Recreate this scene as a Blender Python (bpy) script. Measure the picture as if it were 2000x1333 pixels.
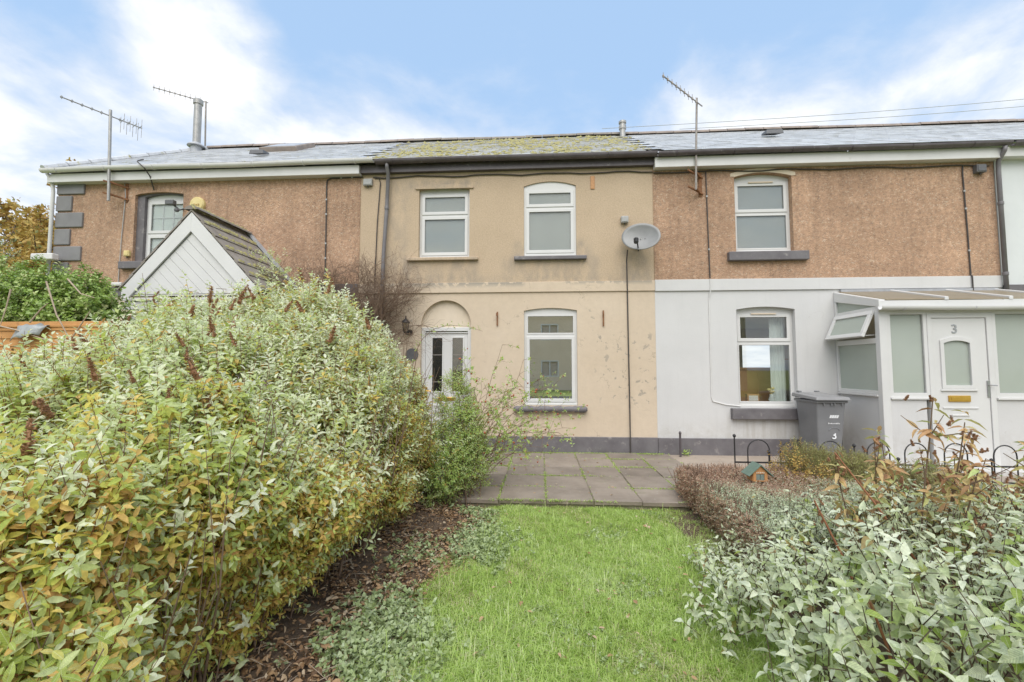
import bpy, bmesh, math, random
import numpy as np
from mathutils import Vector, Matrix, Euler
from mathutils.geometry import tessellate_polygon

# ------------------------------------------------------------------ clean
for o in list(bpy.data.objects):
    bpy.data.objects.remove(o, do_unlink=True)
S = bpy.context.scene
COL = S.collection
random.seed(7)
RNG = np.random.default_rng(11)
R = math.radians

# ------------------------------------------------------------------ camera
# x runs along the terrace, y is depth (house fronts at y = 0), z is up
cd = bpy.data.cameras.new('camera')
cam = bpy.data.objects.new('camera', cd)
COL.objects.link(cam)
cam.location = (0, -8.5, 1.7)
cam.rotation_euler = (R(90 + 3.5), 0, R(3.6))
cd.sensor_width = 36
cd.lens = 860 / 2000 * 36
cd.clip_start = 0.02
cd.clip_end = 3000
S.camera = cam

# ------------------------------------------------------------------ sky
W = bpy.data.worlds.new('World')
S.world = W
W.use_nodes = True
nt = W.node_tree
nt.nodes.clear()
SUN_DIR = Vector((-0.02, -0.55, 0.82)).normalized()
sun_el = math.asin(SUN_DIR.z)
sun_az = math.atan2(SUN_DIR.x, SUN_DIR.y)


def nd(tree, t, **kw):
    n = tree.nodes.new(t)
    for k, v in kw.items():
        setattr(n, k, v)
    return n


def math_n(tree, op, a, b=None, c=None, clamp=False):
    n = tree.nodes.new('ShaderNodeMath')
    n.operation = op
    n.use_clamp = clamp
    for i, v in enumerate((a, b, c)):
        if v is None:
            continue
        if isinstance(v, (int, float)):
            n.inputs[i].default_value = v
        else:
            tree.links.new(v, n.inputs[i])
    return n.outputs[0]


def mix_n(tree, fac, a, b, blend='MIX'):
    n = tree.nodes.new('ShaderNodeMix')
    n.data_type = 'RGBA'
    n.blend_type = blend
    for sock, v in ((n.inputs['Factor'], fac), (n.inputs['A'], a), (n.inputs['B'], b)):
        pass
    def setv(sock, v):
        if isinstance(v, (int, float)):
            sock.default_value = v
        elif isinstance(v, (tuple, list)):
            sock.default_value = (*v[:3], 1)
        else:
            tree.links.new(v, sock)
    setv(n.inputs[0], fac)
    setv(n.inputs[6], a)
    setv(n.inputs[7], b)
    return n.outputs[2]


def ramp_n(tree, fac, stops, interp='LINEAR'):
    n = tree.nodes.new('ShaderNodeValToRGB')
    cr = n.color_ramp
    cr.interpolation = interp
    while len(cr.elements) < len(stops):
        cr.elements.new(0.5)
    for e, (p, c) in zip(cr.elements, stops):
        e.position = p
        if isinstance(c, (int, float)):
            c = (c, c, c)
        e.color = (*c[:3], 1)
    tree.links.new(fac, n.inputs[0])
    return n.outputs[0]


def noise_n(tree, vec, scale, detail=4, rough=0.55, dist=0.0):
    n = tree.nodes.new('ShaderNodeTexNoise')
    n.inputs['Scale'].default_value = scale
    n.inputs['Detail'].default_value = detail
    n.inputs['Roughness'].default_value = rough
    n.inputs['Distortion'].default_value = dist
    if vec is not None:
        tree.links.new(vec, n.inputs['Vector'])
    return n.outputs['Fac']


sky = nd(nt, 'ShaderNodeTexSky', sky_type='NISHITA', sun_disc=False, sun_elevation=sun_el,
         sun_rotation=sun_az, air_density=1.0, dust_density=1.0, ozone_density=1.0)
tc = nd(nt, 'ShaderNodeTexCoord')
sep = nd(nt, 'ShaderNodeSeparateXYZ')
nt.links.new(tc.outputs['Generated'], sep.inputs[0])
zc = math_n(nt, 'MAXIMUM', sep.outputs[2], 0.0)
den = math_n(nt, 'ADD', zc, 0.22)
px = math_n(nt, 'DIVIDE', sep.outputs[0], den)
py = math_n(nt, 'DIVIDE', sep.outputs[1], den)
cmb = nd(nt, 'ShaderNodeCombineXYZ')
nt.links.new(px, cmb.inputs[0])
nt.links.new(py, cmb.inputs[1])
cmb.inputs[2].default_value = 0.35
n1 = noise_n(nt, cmb.outputs[0], 1.9, 9, 0.56, 0.35)
n2 = noise_n(nt, cmb.outputs[0], 5.2, 8, 0.60, 0.3)
# clouds thicken towards the horizon
low = math_n(nt, 'SUBTRACT', 0.555, zc)
low = math_n(nt, 'MULTIPLY', low, 2.35)
low = math_n(nt, 'MINIMUM', low, 0.28)
m = math_n(nt, 'MULTIPLY', n1, 0.85)
m = math_n(nt, 'ADD', m, math_n(nt, 'MULTIPLY', n2, 0.30))
m = math_n(nt, 'ADD', m, low)
# one heap of cloud with the sun behind it, high on the left
dotn = nd(nt, 'ShaderNodeVectorMath', operation='DOT_PRODUCT')
nt.links.new(tc.outputs['Generated'], dotn.inputs[0])
dotn.inputs[1].default_value = Vector((-0.545, 0.639, 0.550)).normalized()[:]
heap = nd(nt, 'ShaderNodeMapRange', interpolation_type='SMOOTHSTEP')
nt.links.new(dotn.outputs['Value'], heap.inputs[0])
heap.inputs[1].default_value = 0.987
heap.inputs[2].default_value = 1.0
m = math_n(nt, 'ADD', m, math_n(nt, 'MULTIPLY', heap.outputs[0], 0.30))
mask = nd(nt, 'ShaderNodeMapRange', interpolation_type='SMOOTHSTEP')
nt.links.new(m, mask.inputs[0])
mask.inputs[1].default_value = 0.57
mask.inputs[2].default_value = 0.93
cloudcol = ramp_n(nt, m, [(0.0, (4.3, 4.8, 5.5)), (0.74, (4.9, 5.15, 5.6)), (1.0, (6.6, 6.65, 6.8))])
blue = mix_n(nt, 0.75, sky.outputs[0], (2.85, 4.15, 5.95))
skycol = mix_n(nt, mask.outputs[0], blue, cloudcol)
bg = nd(nt, 'ShaderNodeBackground')
nt.links.new(skycol, bg.inputs[0])
bg.inputs[1].default_value = 0.128
wo = nd(nt, 'ShaderNodeOutputWorld')
nt.links.new(bg.outputs[0], wo.inputs[0])

# ------------------------------------------------------------------ sun through thin cloud
sl = bpy.data.lights.new('sun', 'SUN')
sl.energy = 2.7
sl.angle = R(65)
sl.color = (1.0, 0.935, 0.845)
so = bpy.data.objects.new('sun', sl)
so.rotation_euler = SUN_DIR.to_track_quat('Z', 'Y').to_euler()
so.location = (-6, -8, 12)
COL.objects.link(so)

S.view_settings.view_transform = 'Standard'
S.view_settings.look = 'None'
S.view_settings.gamma = 1
S.view_settings.exposure = 0.50
S.view_settings.use_curve_mapping = False
S.render.resolution_x, S.render.resolution_y = 1024, 682


# ================================================================== materials
def base_mat(name):
    m = bpy.data.materials.new(name)
    m.use_nodes = True
    t = m.node_tree
    b = t.nodes['Principled BSDF']
    return m, t, b


def lk(t, a, b):
    t.links.new(a, b)


def pos(t):
    return t.nodes.new('ShaderNodeNewGeometry').outputs['Position']


def mapped(t, vec, scale=(1, 1, 1), loc=(0, 0, 0)):
    n = t.nodes.new('ShaderNodeMapping')
    n.inputs['Scale'].default_value = scale
    n.inputs['Location'].default_value = loc
    lk(t, vec, n.inputs['Vector'])
    return n.outputs[0]


def bump(t, b, h, strength=0.3, dist=0.01):
    n = t.nodes.new('ShaderNodeBump')
    n.inputs['Strength'].default_value = strength
    n.inputs['Distance'].default_value = dist
    lk(t, h, n.inputs['Height'])
    lk(t, n.outputs[0], b.inputs['Normal'])


def pm(name, c1, c2, scale=3, rough=0.7, bs=0.0, bscale=60, bdist=0.004, c3=None, s3=25, f3=0.5, metal=0.0, spec=0.5):
    """two-tone noise over world position, optional speckle c3 and fine relief"""
    m, t, b = base_mat(name)
    P = pos(t)
    f = ramp_n(t, noise_n(t, P, scale, 6, 0.6), [(0.32, 0.0), (0.68, 1.0)])
    c = mix_n(t, f, c1, c2)
    if c3:
        g = ramp_n(t, noise_n(t, P, s3, 4, 0.6), [(f3, 0.0), (f3 + 0.14, 1.0)])
        c = mix_n(t, g, c, c3)
    lk(t, c, b.inputs['Base Color'])
    b.inputs['Roughness'].default_value = rough
    b.inputs['Metallic'].default_value = metal
    b.inputs['Specular IOR Level'].default_value = spec
    if bs:
        bump(t, b, noise_n(t, P, bscale, 4, 0.6), bs, bdist)
    return m


def pebble(name, c1, c2, c3, c4):
    m, t, b = base_mat(name)
    P = pos(t)
    v = t.nodes.new('ShaderNodeTexVoronoi')
    v.inputs['Scale'].default_value = 52
    v.inputs['Randomness'].default_value = 1
    lk(t, P, v.inputs['Vector'])
    sepc = t.nodes.new('ShaderNodeSeparateColor')
    lk(t, v.outputs['Color'], sepc.inputs[0])
    c = ramp_n(t, sepc.outputs[0], [(0.0, c4), (0.16, c1), (0.55, c2), (0.86, c2), (1.0, c3)])
    big = ramp_n(t, noise_n(t, P, 1.1, 5, 0.6), [(0.3, 0.84), (0.7, 1.08)])
    c = mix_n(t, 1.0, c, big, 'MULTIPLY')
    lo = noise_n(t, P, 14, 5, 0.7)
    lo = ramp_n(t, lo, [(0.35, 0.82), (0.65, 1.14)])
    c = mix_n(t, 1.0, c, lo, 'MULTIPLY')
    # rain streaks
    st = noise_n(t, mapped(t, P, (7, 7, 0.5)), 1.0, 5, 0.65)
    st = ramp_n(t, st, [(0.28, 0.80), (0.5, 1.0)])
    pt_ = ramp_n(t, noise_n(t, mapped(t, P, (1, 1, 1.4), (3, 0, 1)), 0.55, 3, 0.5), [(0.46, 0.90), (0.50, 1.0), (0.62, 1.0), (0.66, 1.07)])
    c = mix_n(t, 1.0, c, pt_, 'MULTIPLY')
    c = mix_n(t, 1.0, c, st, 'MULTIPLY')
    lk(t, c, b.inputs['Base Color'])
    b.inputs['Roughness'].default_value = 0.9
    b.inputs['Specular IOR Level'].default_value = 0.25
    h = math_n(t, 'SUBTRACT', 1.0, v.outputs['Distance'])
    bump(t, b, h, 0.75, 0.012)
    return m


def region(t, P, x0, x1, z0, z1, soft):
    """soft box mask on the house front in world x / z"""
    s = t.nodes.new('ShaderNodeSeparateXYZ')
    lk(t, P, s.inputs[0])
    def side(v, e0, e1):
        n = t.nodes.new('ShaderNodeMapRange')
        n.interpolation_type = 'SMOOTHSTEP'
        lk(t, v, n.inputs[0])
        n.inputs[1].default_value = e0
        n.inputs[2].default_value = e1
        return n.outputs[0]
    a = math_n(t, 'MULTIPLY', side(s.outputs[0], x0 - soft, x0 + soft), side(s.outputs[0], x1 + soft, x1 - soft))
    c = math_n(t, 'MULTIPLY', side(s.outputs[2], z0 - soft, z0 + soft), side(s.outputs[2], z1 + soft, z1 - soft))
    return math_n(t, 'MULTIPLY', a, c)


def roughcast():
    m, t, b = base_mat('beige_roughcast')
    P = pos(t)
    c = mix_n(t, ramp_n(t, noise_n(t, P, 1.3, 6, 0.62), [(0.3, 0.0), (0.7, 1.0)]), (0.49, 0.38, 0.265), (0.55, 0.43, 0.305))
    sp = ramp_n(t, noise_n(t, P, 38, 4, 0.7), [(0.34, 0.84), (0.56, 1.0), (0.8, 1.08)])
    c = mix_n(t, 1.0, c, sp, 'MULTIPLY')
    # grey weathering below the sills and along the string course
    g = noise_n(t, mapped(t, P, (3.2, 3.2, 1.4)), 1.6, 7, 0.68, 0.4)
    for (x0, x1, z0, z1, k) in ((-0.7, 1.15, 3.38, 3.86, 0.5), (-0.5, -0.2, 3.7, 4.15, 0.6), (0.6, 1.0, 3.7, 4.2, 0.6),
                               (-3.7, 2.3, 3.30, 3.50, 0.4), (-2.7, -1.2, 3.4, 3.9, 0.5), (-3.1, -2.6, 3.3, 5.5, 0.45),
                               (-2.6, -1.2, 5.28, 5.45, 0.9), (1.5, 2.1, 3.4, 4.0, 0.55)):
        msk = math_n(t, 'MULTIPLY', region(t, P, x0, x1, z0, z1, 0.10), ramp_n(t, g, [(0.40, 0.0), (0.62, 1.0)]))
        c = mix_n(t, math_n(t, 'MULTIPLY', msk, k), c, (0.30, 0.26, 0.215))
    lk(t, c, b.inputs['Base Color'])
    b.inputs['Roughness'].default_value = 0.92
    b.inputs['Specular IOR Level'].default_value = 0.2
    h = noise_n(t, P, 55, 5, 0.7)
    bump(t, b, h, 0.55, 0.012)
    return m


def cream_render(name='cream_painted_render', c1=(0.575, 0.47, 0.35), c2=(0.615, 0.51, 0.39), wear=True):
    m, t, b = base_mat(name)
    P = pos(t)
    c = mix_n(t, ramp_n(t, noise_n(t, P, 0.9, 5, 0.6), [(0.35, 0.0), (0.68, 1.0)]), c1, c2)
    c = mix_n(t, 1.0, c, ramp_n(t, noise_n(t, P, 9, 6, 0.7), [(0.3, 0.93), (0.6, 1.0)]), 'MULTIPLY')
    h = noise_n(t, P, 24, 4, 0.6)
    if wear:
        n = noise_n(t, P, 6.5, 7, 0.60, 0.25)
        pk = None
        # flaked paint along the top of the band and scars right of the window
        for (x0, x1, z0, z1, lo, hi, k) in ((-3.0, -0.3, 3.30, 3.42, 0.43, 0.46, 1.0), (0.5, 2.2, 3.33, 3.42, 0.46, 0.49, 1.0),
                                           (1.05, 2.15, 1.45, 2.35, 0.59, 0.61, 0.7), (1.15, 2.2, 1.0, 1.62, 0.58, 0.60, 0.8), (-1.1, -0.4, 0.4, 1.0, 0.60, 0.63, 0.5),
                                           (-3.2, -2.4, 2.3, 3.2, 0.60, 0.62, 0.7), (0.85, 1.2, 2.2, 3.05, 0.61, 0.63, 0.6)):
            f = math_n(t, 'MULTIPLY', region(t, P, x0, x1, z0, z1, 0.06), ramp_n(t, n, [(lo, 0.0), (hi, 1.0)]))
            f = math_n(t, 'MULTIPLY', f, k)
            c = mix_n(t, f, c, (0.34, 0.30, 0.245))
            pk = f if pk is None else math_n(t, 'MAXIMUM', pk, f)
        # hairline cracks
        v = t.nodes.new('ShaderNodeTexVoronoi')
        v.feature = 'DISTANCE_TO_EDGE'
        v.inputs['Scale'].default_value = 1.15
        wp = t.nodes.new('ShaderNodeVectorMath')
        wp.operation = 'ADD'
        nz = t.nodes.new('ShaderNodeTexNoise')
        nz.inputs['Scale'].default_value = 3.0
        nz.inputs['Detail'].default_value = 6
        lk(t, P, nz.inputs['Vector'])
        lk(t, P, wp.inputs[0])
        lk(t, nz.outputs['Color'], wp.inputs[1])
        lk(t, wp.outputs[0], v.inputs['Vector'])
        cr = ramp_n(t, v.outputs['Distance'], [(0.0, 1.0), (0.006, 0.0)])
        gate = ramp_n(t, noise_n(t, P, 1.7, 3), [(0.52, 0.0), (0.58, 1.0)])
        cr = math_n(t, 'MULTIPLY', cr, gate)
        c = mix_n(t, math_n(t, 'MULTIPLY', cr, 0.75), c, (0.28, 0.23, 0.17))
        h = math_n(t, 'SUBTRACT', h, math_n(t, 'MULTIPLY', pk, 1.2))
    # damp and dirt rising from the ground
    sx = t.nodes.new('ShaderNodeSeparateXYZ')
    lk(t, P, sx.inputs[0])
    lk(t, c, b.inputs['Base Color'])
    b.inputs['Roughness'].default_value = 0.75
    b.inputs['Specular IOR Level'].default_value = 0.3
    bump(t, b, h, 0.35, 0.006)
    return m


def slate_mat(name, c1, c2, moss=0.0, rough=0.28):
    m, t, b = base_mat(name)
    P = pos(t)
    oi = t.nodes.new('ShaderNodeObjectInfo')
    c = mix_n(t, oi.outputs['Random'], c1, c2)
    n = noise_n(t, P, 5, 6, 0.65)
    c = mix_n(t, ramp_n(t, n, [(0.48, 0.0), (0.74, 0.6)]), c, (c1[0] * .5, c1[1] * .5, c1[2] * .5))
    rg = math_n(t, 'ADD', rough, math_n(t, 'MULTIPLY', n, 0.2))
    if moss:
        nm = noise_n(t, P, 6.0, 8, 0.7)
        mm = ramp_n(t, nm, [(0.60 - moss * 0.25, 0.0), (0.68 - moss * 0.25, 1.0)])
        mc = mix_n(t, noise_n(t, P, 18, 4), (0.27, 0.235, 0.08), (0.42, 0.38, 0.16))
        c = mix_n(t, mm, c, mc)
        rg = math_n(t, 'ADD', rg, math_n(t, 'MULTIPLY', mm, 0.5))
    lk(t, c, b.inputs['Base Color'])
    lk(t, rg, b.inputs['Roughness'])
    bump(t, b, noise_n(t, P, 30, 5, 0.65), 0.25, 0.006)
    return m


def leaf_mat(name, stops, rough=0.45, transl=0.3, obj_random=False, spec=0.5, vein=True):
    m, t, b = base_mat(name)
    if obj_random:
        fac = t.nodes.new('ShaderNodeObjectInfo').outputs['Random']
    else:
        a = t.nodes.new('ShaderNodeAttribute')
        a.attribute_name = 'tint'
        fac = a.outputs['Fac']
    c = ramp_n(t, fac, stops)
    if vein:
        P = pos(t)
        c = mix_n(t, 1.0, c, ramp_n(t, noise_n(t, P, 70, 3, 0.6), [(0.3, 0.8), (0.7, 1.15)]), 'MULTIPLY')
    if obj_random:
        oc = t.nodes.new('ShaderNodeTexCoord')
        sx = t.nodes.new('ShaderNodeSeparateXYZ')
        lk(t, oc.outputs['Object'], sx.inputs[0])
        ay = math_n(t, 'ABSOLUTE', sx.outputs[1])
        ph = math_n(t, 'SUBTRACT', sx.outputs[0], math_n(t, 'MULTIPLY', ay, 1.1))
        vn = math_n(t, 'SINE', math_n(t, 'MULTIPLY', ph, 62.0))
        vn = ramp_n(t, math_n(t, 'ADD', math_n(t, 'MULTIPLY', vn, 0.5), 0.5), [(0.0, 0.86), (0.75, 1.0), (1.0, 1.10)])
        c = mix_n(t, 1.0, c, vn, 'MULTIPLY')
        c = mix_n(t, ramp_n(t, ay, [(0.006, 0.5), (0.022, 0.0)]), c, (0.78, 0.80, 0.55))
        # brown blotches on a few leaves
        bl = noise_n(t, pos(t), 26, 4, 0.6)
        c = mix_n(t, ramp_n(t, bl, [(0.66, 0.0), (0.72, 0.6)]), c, (0.32, 0.20, 0.09))
        bump(t, b, vn, 0.25, 0.02)
    lk(t, c, b.inputs['Base Color'])
    b.inputs['Roughness'].default_value = rough
    b.inputs['Specular IOR Level'].default_value = spec
    tr = t.nodes.new('ShaderNodeBsdfTranslucent')
    lk(t, c, tr.inputs['Color'])
    mx = t.nodes.new('ShaderNodeMixShader')
    mx.inputs[0].default_value = transl
    lk(t, b.outputs[0], mx.inputs[1])
    lk(t, tr.outputs[0], mx.inputs[2])
    lk(t, mx.outputs[0], t.nodes['Material Output'].inputs['Surface'])
    return m


def glass_mat(name, tint=(0.86, 0.90, 0.88), refl=0.07, rough=0.0, ior=1.5):
    m = bpy.data.materials.new(name)
    m.use_nodes = True
    t = m.node_tree
    t.nodes.clear()
    out = t.nodes.new('ShaderNodeOutputMaterial')
    g = t.nodes.new('ShaderNodeBsdfGlossy')
    g.inputs['Roughness'].default_value = rough
    g.inputs['Color'].default_value = (1, 1, 1, 1)
    tr = t.nodes.new('ShaderNodeBsdfTransparent')
    tr.inputs['Color'].default_value = (*tint, 1)
    lw = t.nodes.new('ShaderNodeLayerWeight')
    fr = math_n(t, 'MULTIPLY', math_n(t, 'POWER', lw.outputs['Facing'], 5.0), 0.85)
    P = pos(t)
    # panes are never quite flat
    bn = t.nodes.new('ShaderNodeBump')
    bn.inputs['Strength'].default_value = 0.012
    bn.inputs['Distance'].default_value = 0.01
    lk(t, noise_n(t, P, 2.5, 2), bn.inputs['Height'])
    lk(t, bn.outputs[0], g.inputs['Normal'])
    f = math_n(t, 'ADD', fr, refl, clamp=True)
    mx = t.nodes.new('ShaderNodeMixShader')
    lk(t, f, mx.inputs[0])
    lk(t, tr.outputs[0], mx.inputs[1])
    lk(t, g.outputs[0], mx.inputs[2])
    lk(t, mx.outputs[0], out.inputs['Surface'])
    return m


M = {}
M['pebble'] = pebble('brown_pebbledash', (0.43, 0.27, 0.175), (0.485, 0.315, 0.21), (0.56, 0.43, 0.32), (0.34, 0.235, 0.17))
M['roughcast'] = roughcast()
M['cream'] = cream_render()
M['cream_plain'] = cream_render('cream_render_plain', (0.66, 0.56, 0.43), (0.70, 0.60, 0.48), False)


def white_paint():
    m, t, b = base_mat('white_masonry_paint')
    P = pos(t)
    c = mix_n(t, ramp_n(t, noise_n(t, P, 1.1, 6, 0.65), [(0.32, 0.0), (0.68, 1.0)]), (0.555, 0.55, 0.54), (0.60, 0.595, 0.585))
    st = ramp_n(t, noise_n(t, mapped(t, P, (9, 9, 0.45)), 1.0, 6, 0.7), [(0.26, 0.95), (0.46, 1.0)])
    c = mix_n(t, 1.0, c, st, 'MULTIPLY')
    # splash dirt along the foot of the wall
    f = math_n(t, 'MULTIPLY', region(t, P, 0, 20, -0.2, 0.62, 0.22), ramp_n(t, noise_n(t, P, 7, 6, 0.7), [(0.35, 0.0), (0.7, 0.55)]))
    c = mix_n(t, f, c, (0.40, 0.375, 0.33))
    # drips below the sill
    f = math_n(t, 'MULTIPLY', region(t, P, 3.5, 4.98, 0.38, 0.78, 0.10), ramp_n(t, noise_n(t, mapped(t, P, (14, 14, 0.8)), 1.0, 5, 0.65), [(0.46, 0.0), (0.62, 0.55)]))
    c = mix_n(t, f, c, (0.42, 0.40, 0.36))
    # hairline cracks in the paint
    v = t.nodes.new('ShaderNodeTexVoronoi')
    v.feature = 'DISTANCE_TO_EDGE'
    v.inputs['Scale'].default_value = 0.8
    wp = t.nodes.new('ShaderNodeVectorMath')
    wp.operation = 'ADD'
    nz = t.nodes.new('ShaderNodeTexNoise')
    nz.inputs['Scale'].default_value = 2.5
    nz.inputs['Detail'].default_value = 7
    lk(t, P, nz.inputs['Vector'])
    lk(t, P, wp.inputs[0])
    lk(t, nz.outputs['Color'], wp.inputs[1])
    lk(t, wp.outputs[0], v.inputs['Vector'])
    cr = math_n(t, 'MULTIPLY', ramp_n(t, v.outputs['Distance'], [(0.0, 1.0), (0.004, 0.0)]), ramp_n(t, noise_n(t, P, 1.3, 3), [(0.55, 0.0), (0.6, 0.4)]))
    c = mix_n(t, cr, c, (0.40, 0.38, 0.35))
    lk(t, c, b.inputs['Base Color'])
    b.inputs['Roughness'].default_value = 0.7
    bump(t, b, noise_n(t, P, 45, 5, 0.65), 0.3, 0.006)
    return m


M['white'] = white_paint()
M['greywall'] = pm('pale_grey_render', (0.58, 0.60, 0.60), (0.64, 0.66, 0.66), 1.5, 0.8, 0.2, 60, 0.004)
M['upvc'] = pm('white_upvc', (0.61, 0.605, 0.59), (0.655, 0.65, 0.635), 2, 0.28, 0.0)
M['fascia'] = pm('white_fascia_board', (0.62, 0.61, 0.595), (0.68, 0.67, 0.655), 3, 0.4, 0.05, 40, 0.002, (0.55, 0.53, 0.49), 7, 0.66)
M['dark_paint'] = pm('dark_grey_masonry_paint', (0.115, 0.105, 0.112), (0.165, 0.155, 0.160), 4, 0.6, 0.3, 35, 0.006, (0.27, 0.25, 0.24), 9, 0.60)
M['quoin'] = pm('grey_painted_stone', (0.17, 0.165, 0.165), (0.215, 0.21, 0.21), 3, 0.6, 0.25, 40, 0.005)
M['dark_pvc'] = pm('brown_black_plastic', (0.075, 0.062, 0.066), (0.11, 0.095, 0.10), 5, 0.4, 0.0, c3=(0.20, 0.185, 0.18), s3=12, f3=0.62)
M['grey_pvc'] = pm('grey_plastic_pipe', (0.14, 0.13, 0.135), (0.19, 0.18, 0.185), 5, 0.4)
M['slate'] = slate_mat('wet_grey_slate', (0.50, 0.505, 0.515), (0.60, 0.605, 0.615), 0.0, 0.22)
M['slate_moss'] = slate_mat('mossy_slate', (0.36, 0.355, 0.34), (0.48, 0.475, 0.455), 0.36, 0.40)
M['slate_dirty'] = slate_mat('lichened_slate', (0.46, 0.465, 0.475), (0.58, 0.585, 0.595), 0.03, 0.22)
M['ridge'] = pm('clay_ridge', (0.22, 0.185, 0.165), (0.32, 0.26, 0.22), 6, 0.8, 0.3, 40)
M['lead'] = pm('lead_flashing', (0.30, 0.31, 0.33), (0.42, 0.43, 0.45), 6, 0.45, 0.2, 25)
M['moss'] = pm('moss', (0.23, 0.205, 0.08), (0.36, 0.33, 0.15), 8, 0.95, 0.5, 90)
M['slab'] = pm('concrete_slab', (0.195, 0.165, 0.14), (0.265, 0.225, 0.195), 2.2, 0.62, 0.3, 70, 0.004, (0.36, 0.34, 0.30), 13, 0.64)


def slab_mat():
    m, t, b = base_mat('concrete_slab')
    P = pos(t)
    oi = t.nodes.new('ShaderNodeObjectInfo')
    c = mix_n(t, ramp_n(t, noise_n(t, P, 2.4, 7, 0.65), [(0.3, 0.0), (0.7, 1.0)]), (0.165, 0.135, 0.108), (0.275, 0.23, 0.188))
    c = mix_n(t, 1.0, c, ramp_n(t, oi.outputs['Random'], [(0.0, 0.80), (0.5, 1.0), (1.0, 1.18)]), 'MULTIPLY')
    c = mix_n(t, ramp_n(t, noise_n(t, P, 9, 5, 0.6), [(0.66, 0.0), (0.70, 0.7)]), c, (0.40, 0.385, 0.34))
    c = mix_n(t, ramp_n(t, noise_n(t, mapped(t, P, (1, 1, 1), (5, 2, 0)), 3.1, 8, 0.7), [(0.58, 0.0), (0.72, 0.6)]), c, (0.15, 0.15, 0.085))
    lk(t, c, b.inputs['Base Color'])
    b.inputs['Roughness'].default_value = 0.6
    bump(t, b, noise_n(t, P, 60, 5, 0.7), 0.4, 0.005)
    return m


M['slab'] = slab_mat()
M['mortar'] = pm('mortar_and_soil', (0.15, 0.135, 0.085), (0.22, 0.195, 0.14), 6, 0.95, 0.5, 50)
M['path'] = pm('brown_concrete_path', (0.30, 0.245, 0.195), (0.38, 0.315, 0.255), 2, 0.85, 0.35, 60, 0.006, (0.22, 0.19, 0.16), 11, 0.58)
M['soil'] = pm('leafy_soil', (0.075, 0.05, 0.033), (0.14, 0.095, 0.06), 5, 0.95, 0.9, 40, 0.03, (0.20, 0.13, 0.075), 22, 0.55)
M['turf'] = pm('turf', (0.20, 0.26, 0.06), (0.30, 0.35, 0.10), 3, 0.95, 0.8, 60, 0.02, (0.20, 0.17, 0.08), 6, 0.62)
M['road'] = pm('asphalt', (0.05, 0.05, 0.05), (0.07, 0.07, 0.068), 4, 0.85, 0.4, 80)
M['steel'] = pm('galvanised_steel', (0.30, 0.295, 0.28), (0.40, 0.39, 0.37), 9, 0.45, metal=0.5)
M['alu'] = pm('weathered_aluminium', (0.24, 0.21, 0.185), (0.34, 0.31, 0.28), 14, 0.5, metal=0.35)
M['rust'] = pm('rusty_iron', (0.16, 0.075, 0.035), (0.28, 0.13, 0.06), 22, 0.9, 0.4, 90)
M['dish'] = pm('grey_dish_paint', (0.22, 0.22, 0.215), (0.27, 0.27, 0.265), 5, 0.45)
M['black'] = pm('black_metal', (0.018, 0.017, 0.018), (0.035, 0.033, 0.034), 8, 0.45)
M['blackwire'] = pm('black_cable', (0.045, 0.038, 0.034), (0.07, 0.06, 0.055), 8, 0.6)
M['whitewire'] = pm('white_cable', (0.62, 0.61, 0.59), (0.7, 0.69, 0.67), 8, 0.6)
M['greybox'] = pm('grey_weatherproof_box', (0.33, 0.33, 0.32), (0.42, 0.42, 0.41), 20, 0.6)
M['darkbox'] = pm('dark_grey_box', (0.10, 0.10, 0.105), (0.13, 0.13, 0.135), 20, 0.55)
M['bin'] = pm('grey_bin_plastic', (0.175, 0.178, 0.185), (0.21, 0.213, 0.22), 3, 0.5, 0.08, 120, 0.002)
M['binlid'] = pm('grey_bin_lid', (0.23, 0.228, 0.23), (0.28, 0.278, 0.28), 3, 0.42, 0.08, 120, 0.002)
M['print'] = pm('white_print', (0.72, 0.73, 0.74), (0.78, 0.79, 0.8), 9, 0.6)
M['brass'] = pm('brass', (0.62, 0.36, 0.07), (0.72, 0.44, 0.10), 12, 0.3, metal=0.8)
M['chrome'] = pm('brushed_handle', (0.34, 0.34, 0.34), (0.42, 0.42, 0.42), 12, 0.3, metal=0.8)
M['yellow'] = pm('faded_yellow_plastic', (0.62, 0.50, 0.20), (0.70, 0.58, 0.28), 12, 0.5)
M['browntext'] = pm('brown_print', (0.35, 0.22, 0.06), (0.40, 0.26, 0.08), 12, 0.6)
M['tile'] = pm('brown_roof_tile', (0.20, 0.175, 0.15), (0.28, 0.25, 0.22), 6, 0.8, 0.4, 40, 0.006, (0.17, 0.17, 0.05), 9, 0.60)
M['fence_wood'] = pm('orange_stained_wood', (0.42, 0.20, 0.06), (0.55, 0.29, 0.10), 5, 0.7, 0.4, 30, 0.004, (0.30, 0.14, 0.05), 18, 0.60)
M['bird_wood'] = pm('varnished_wood', (0.42, 0.20, 0.075), (0.55, 0.29, 0.12), 30, 0.5, 0.3, 60, 0.003)
M['green_felt'] = pm('green_roof_felt', (0.12, 0.175, 0.135), (0.16, 0.22, 0.175), 20, 0.8)
M['green_grey'] = pm('grey_green_paint', (0.15, 0.19, 0.165), (0.19, 0.23, 0.20), 20, 0.7)
M['tarp'] = pm('grey_plastic_sheet', (0.25, 0.27, 0.27), (0.34, 0.36, 0.36), 9, 0.4, 0.4, 14, 0.02)
M['poly'] = None
M['blind'] = pm('pale_roller_blind', (0.38, 0.375, 0.355), (0.41, 0.405, 0.385), 1.5, 0.8)
M['blind_grey'] = pm('grey_roller_blind', (0.36, 0.357, 0.345), (0.39, 0.387, 0.375), 2.5, 0.8)
M['curtain'] = pm('pale_curtain', (0.60, 0.63, 0.60), (0.66, 0.69, 0.66), 4, 0.9)
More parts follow.
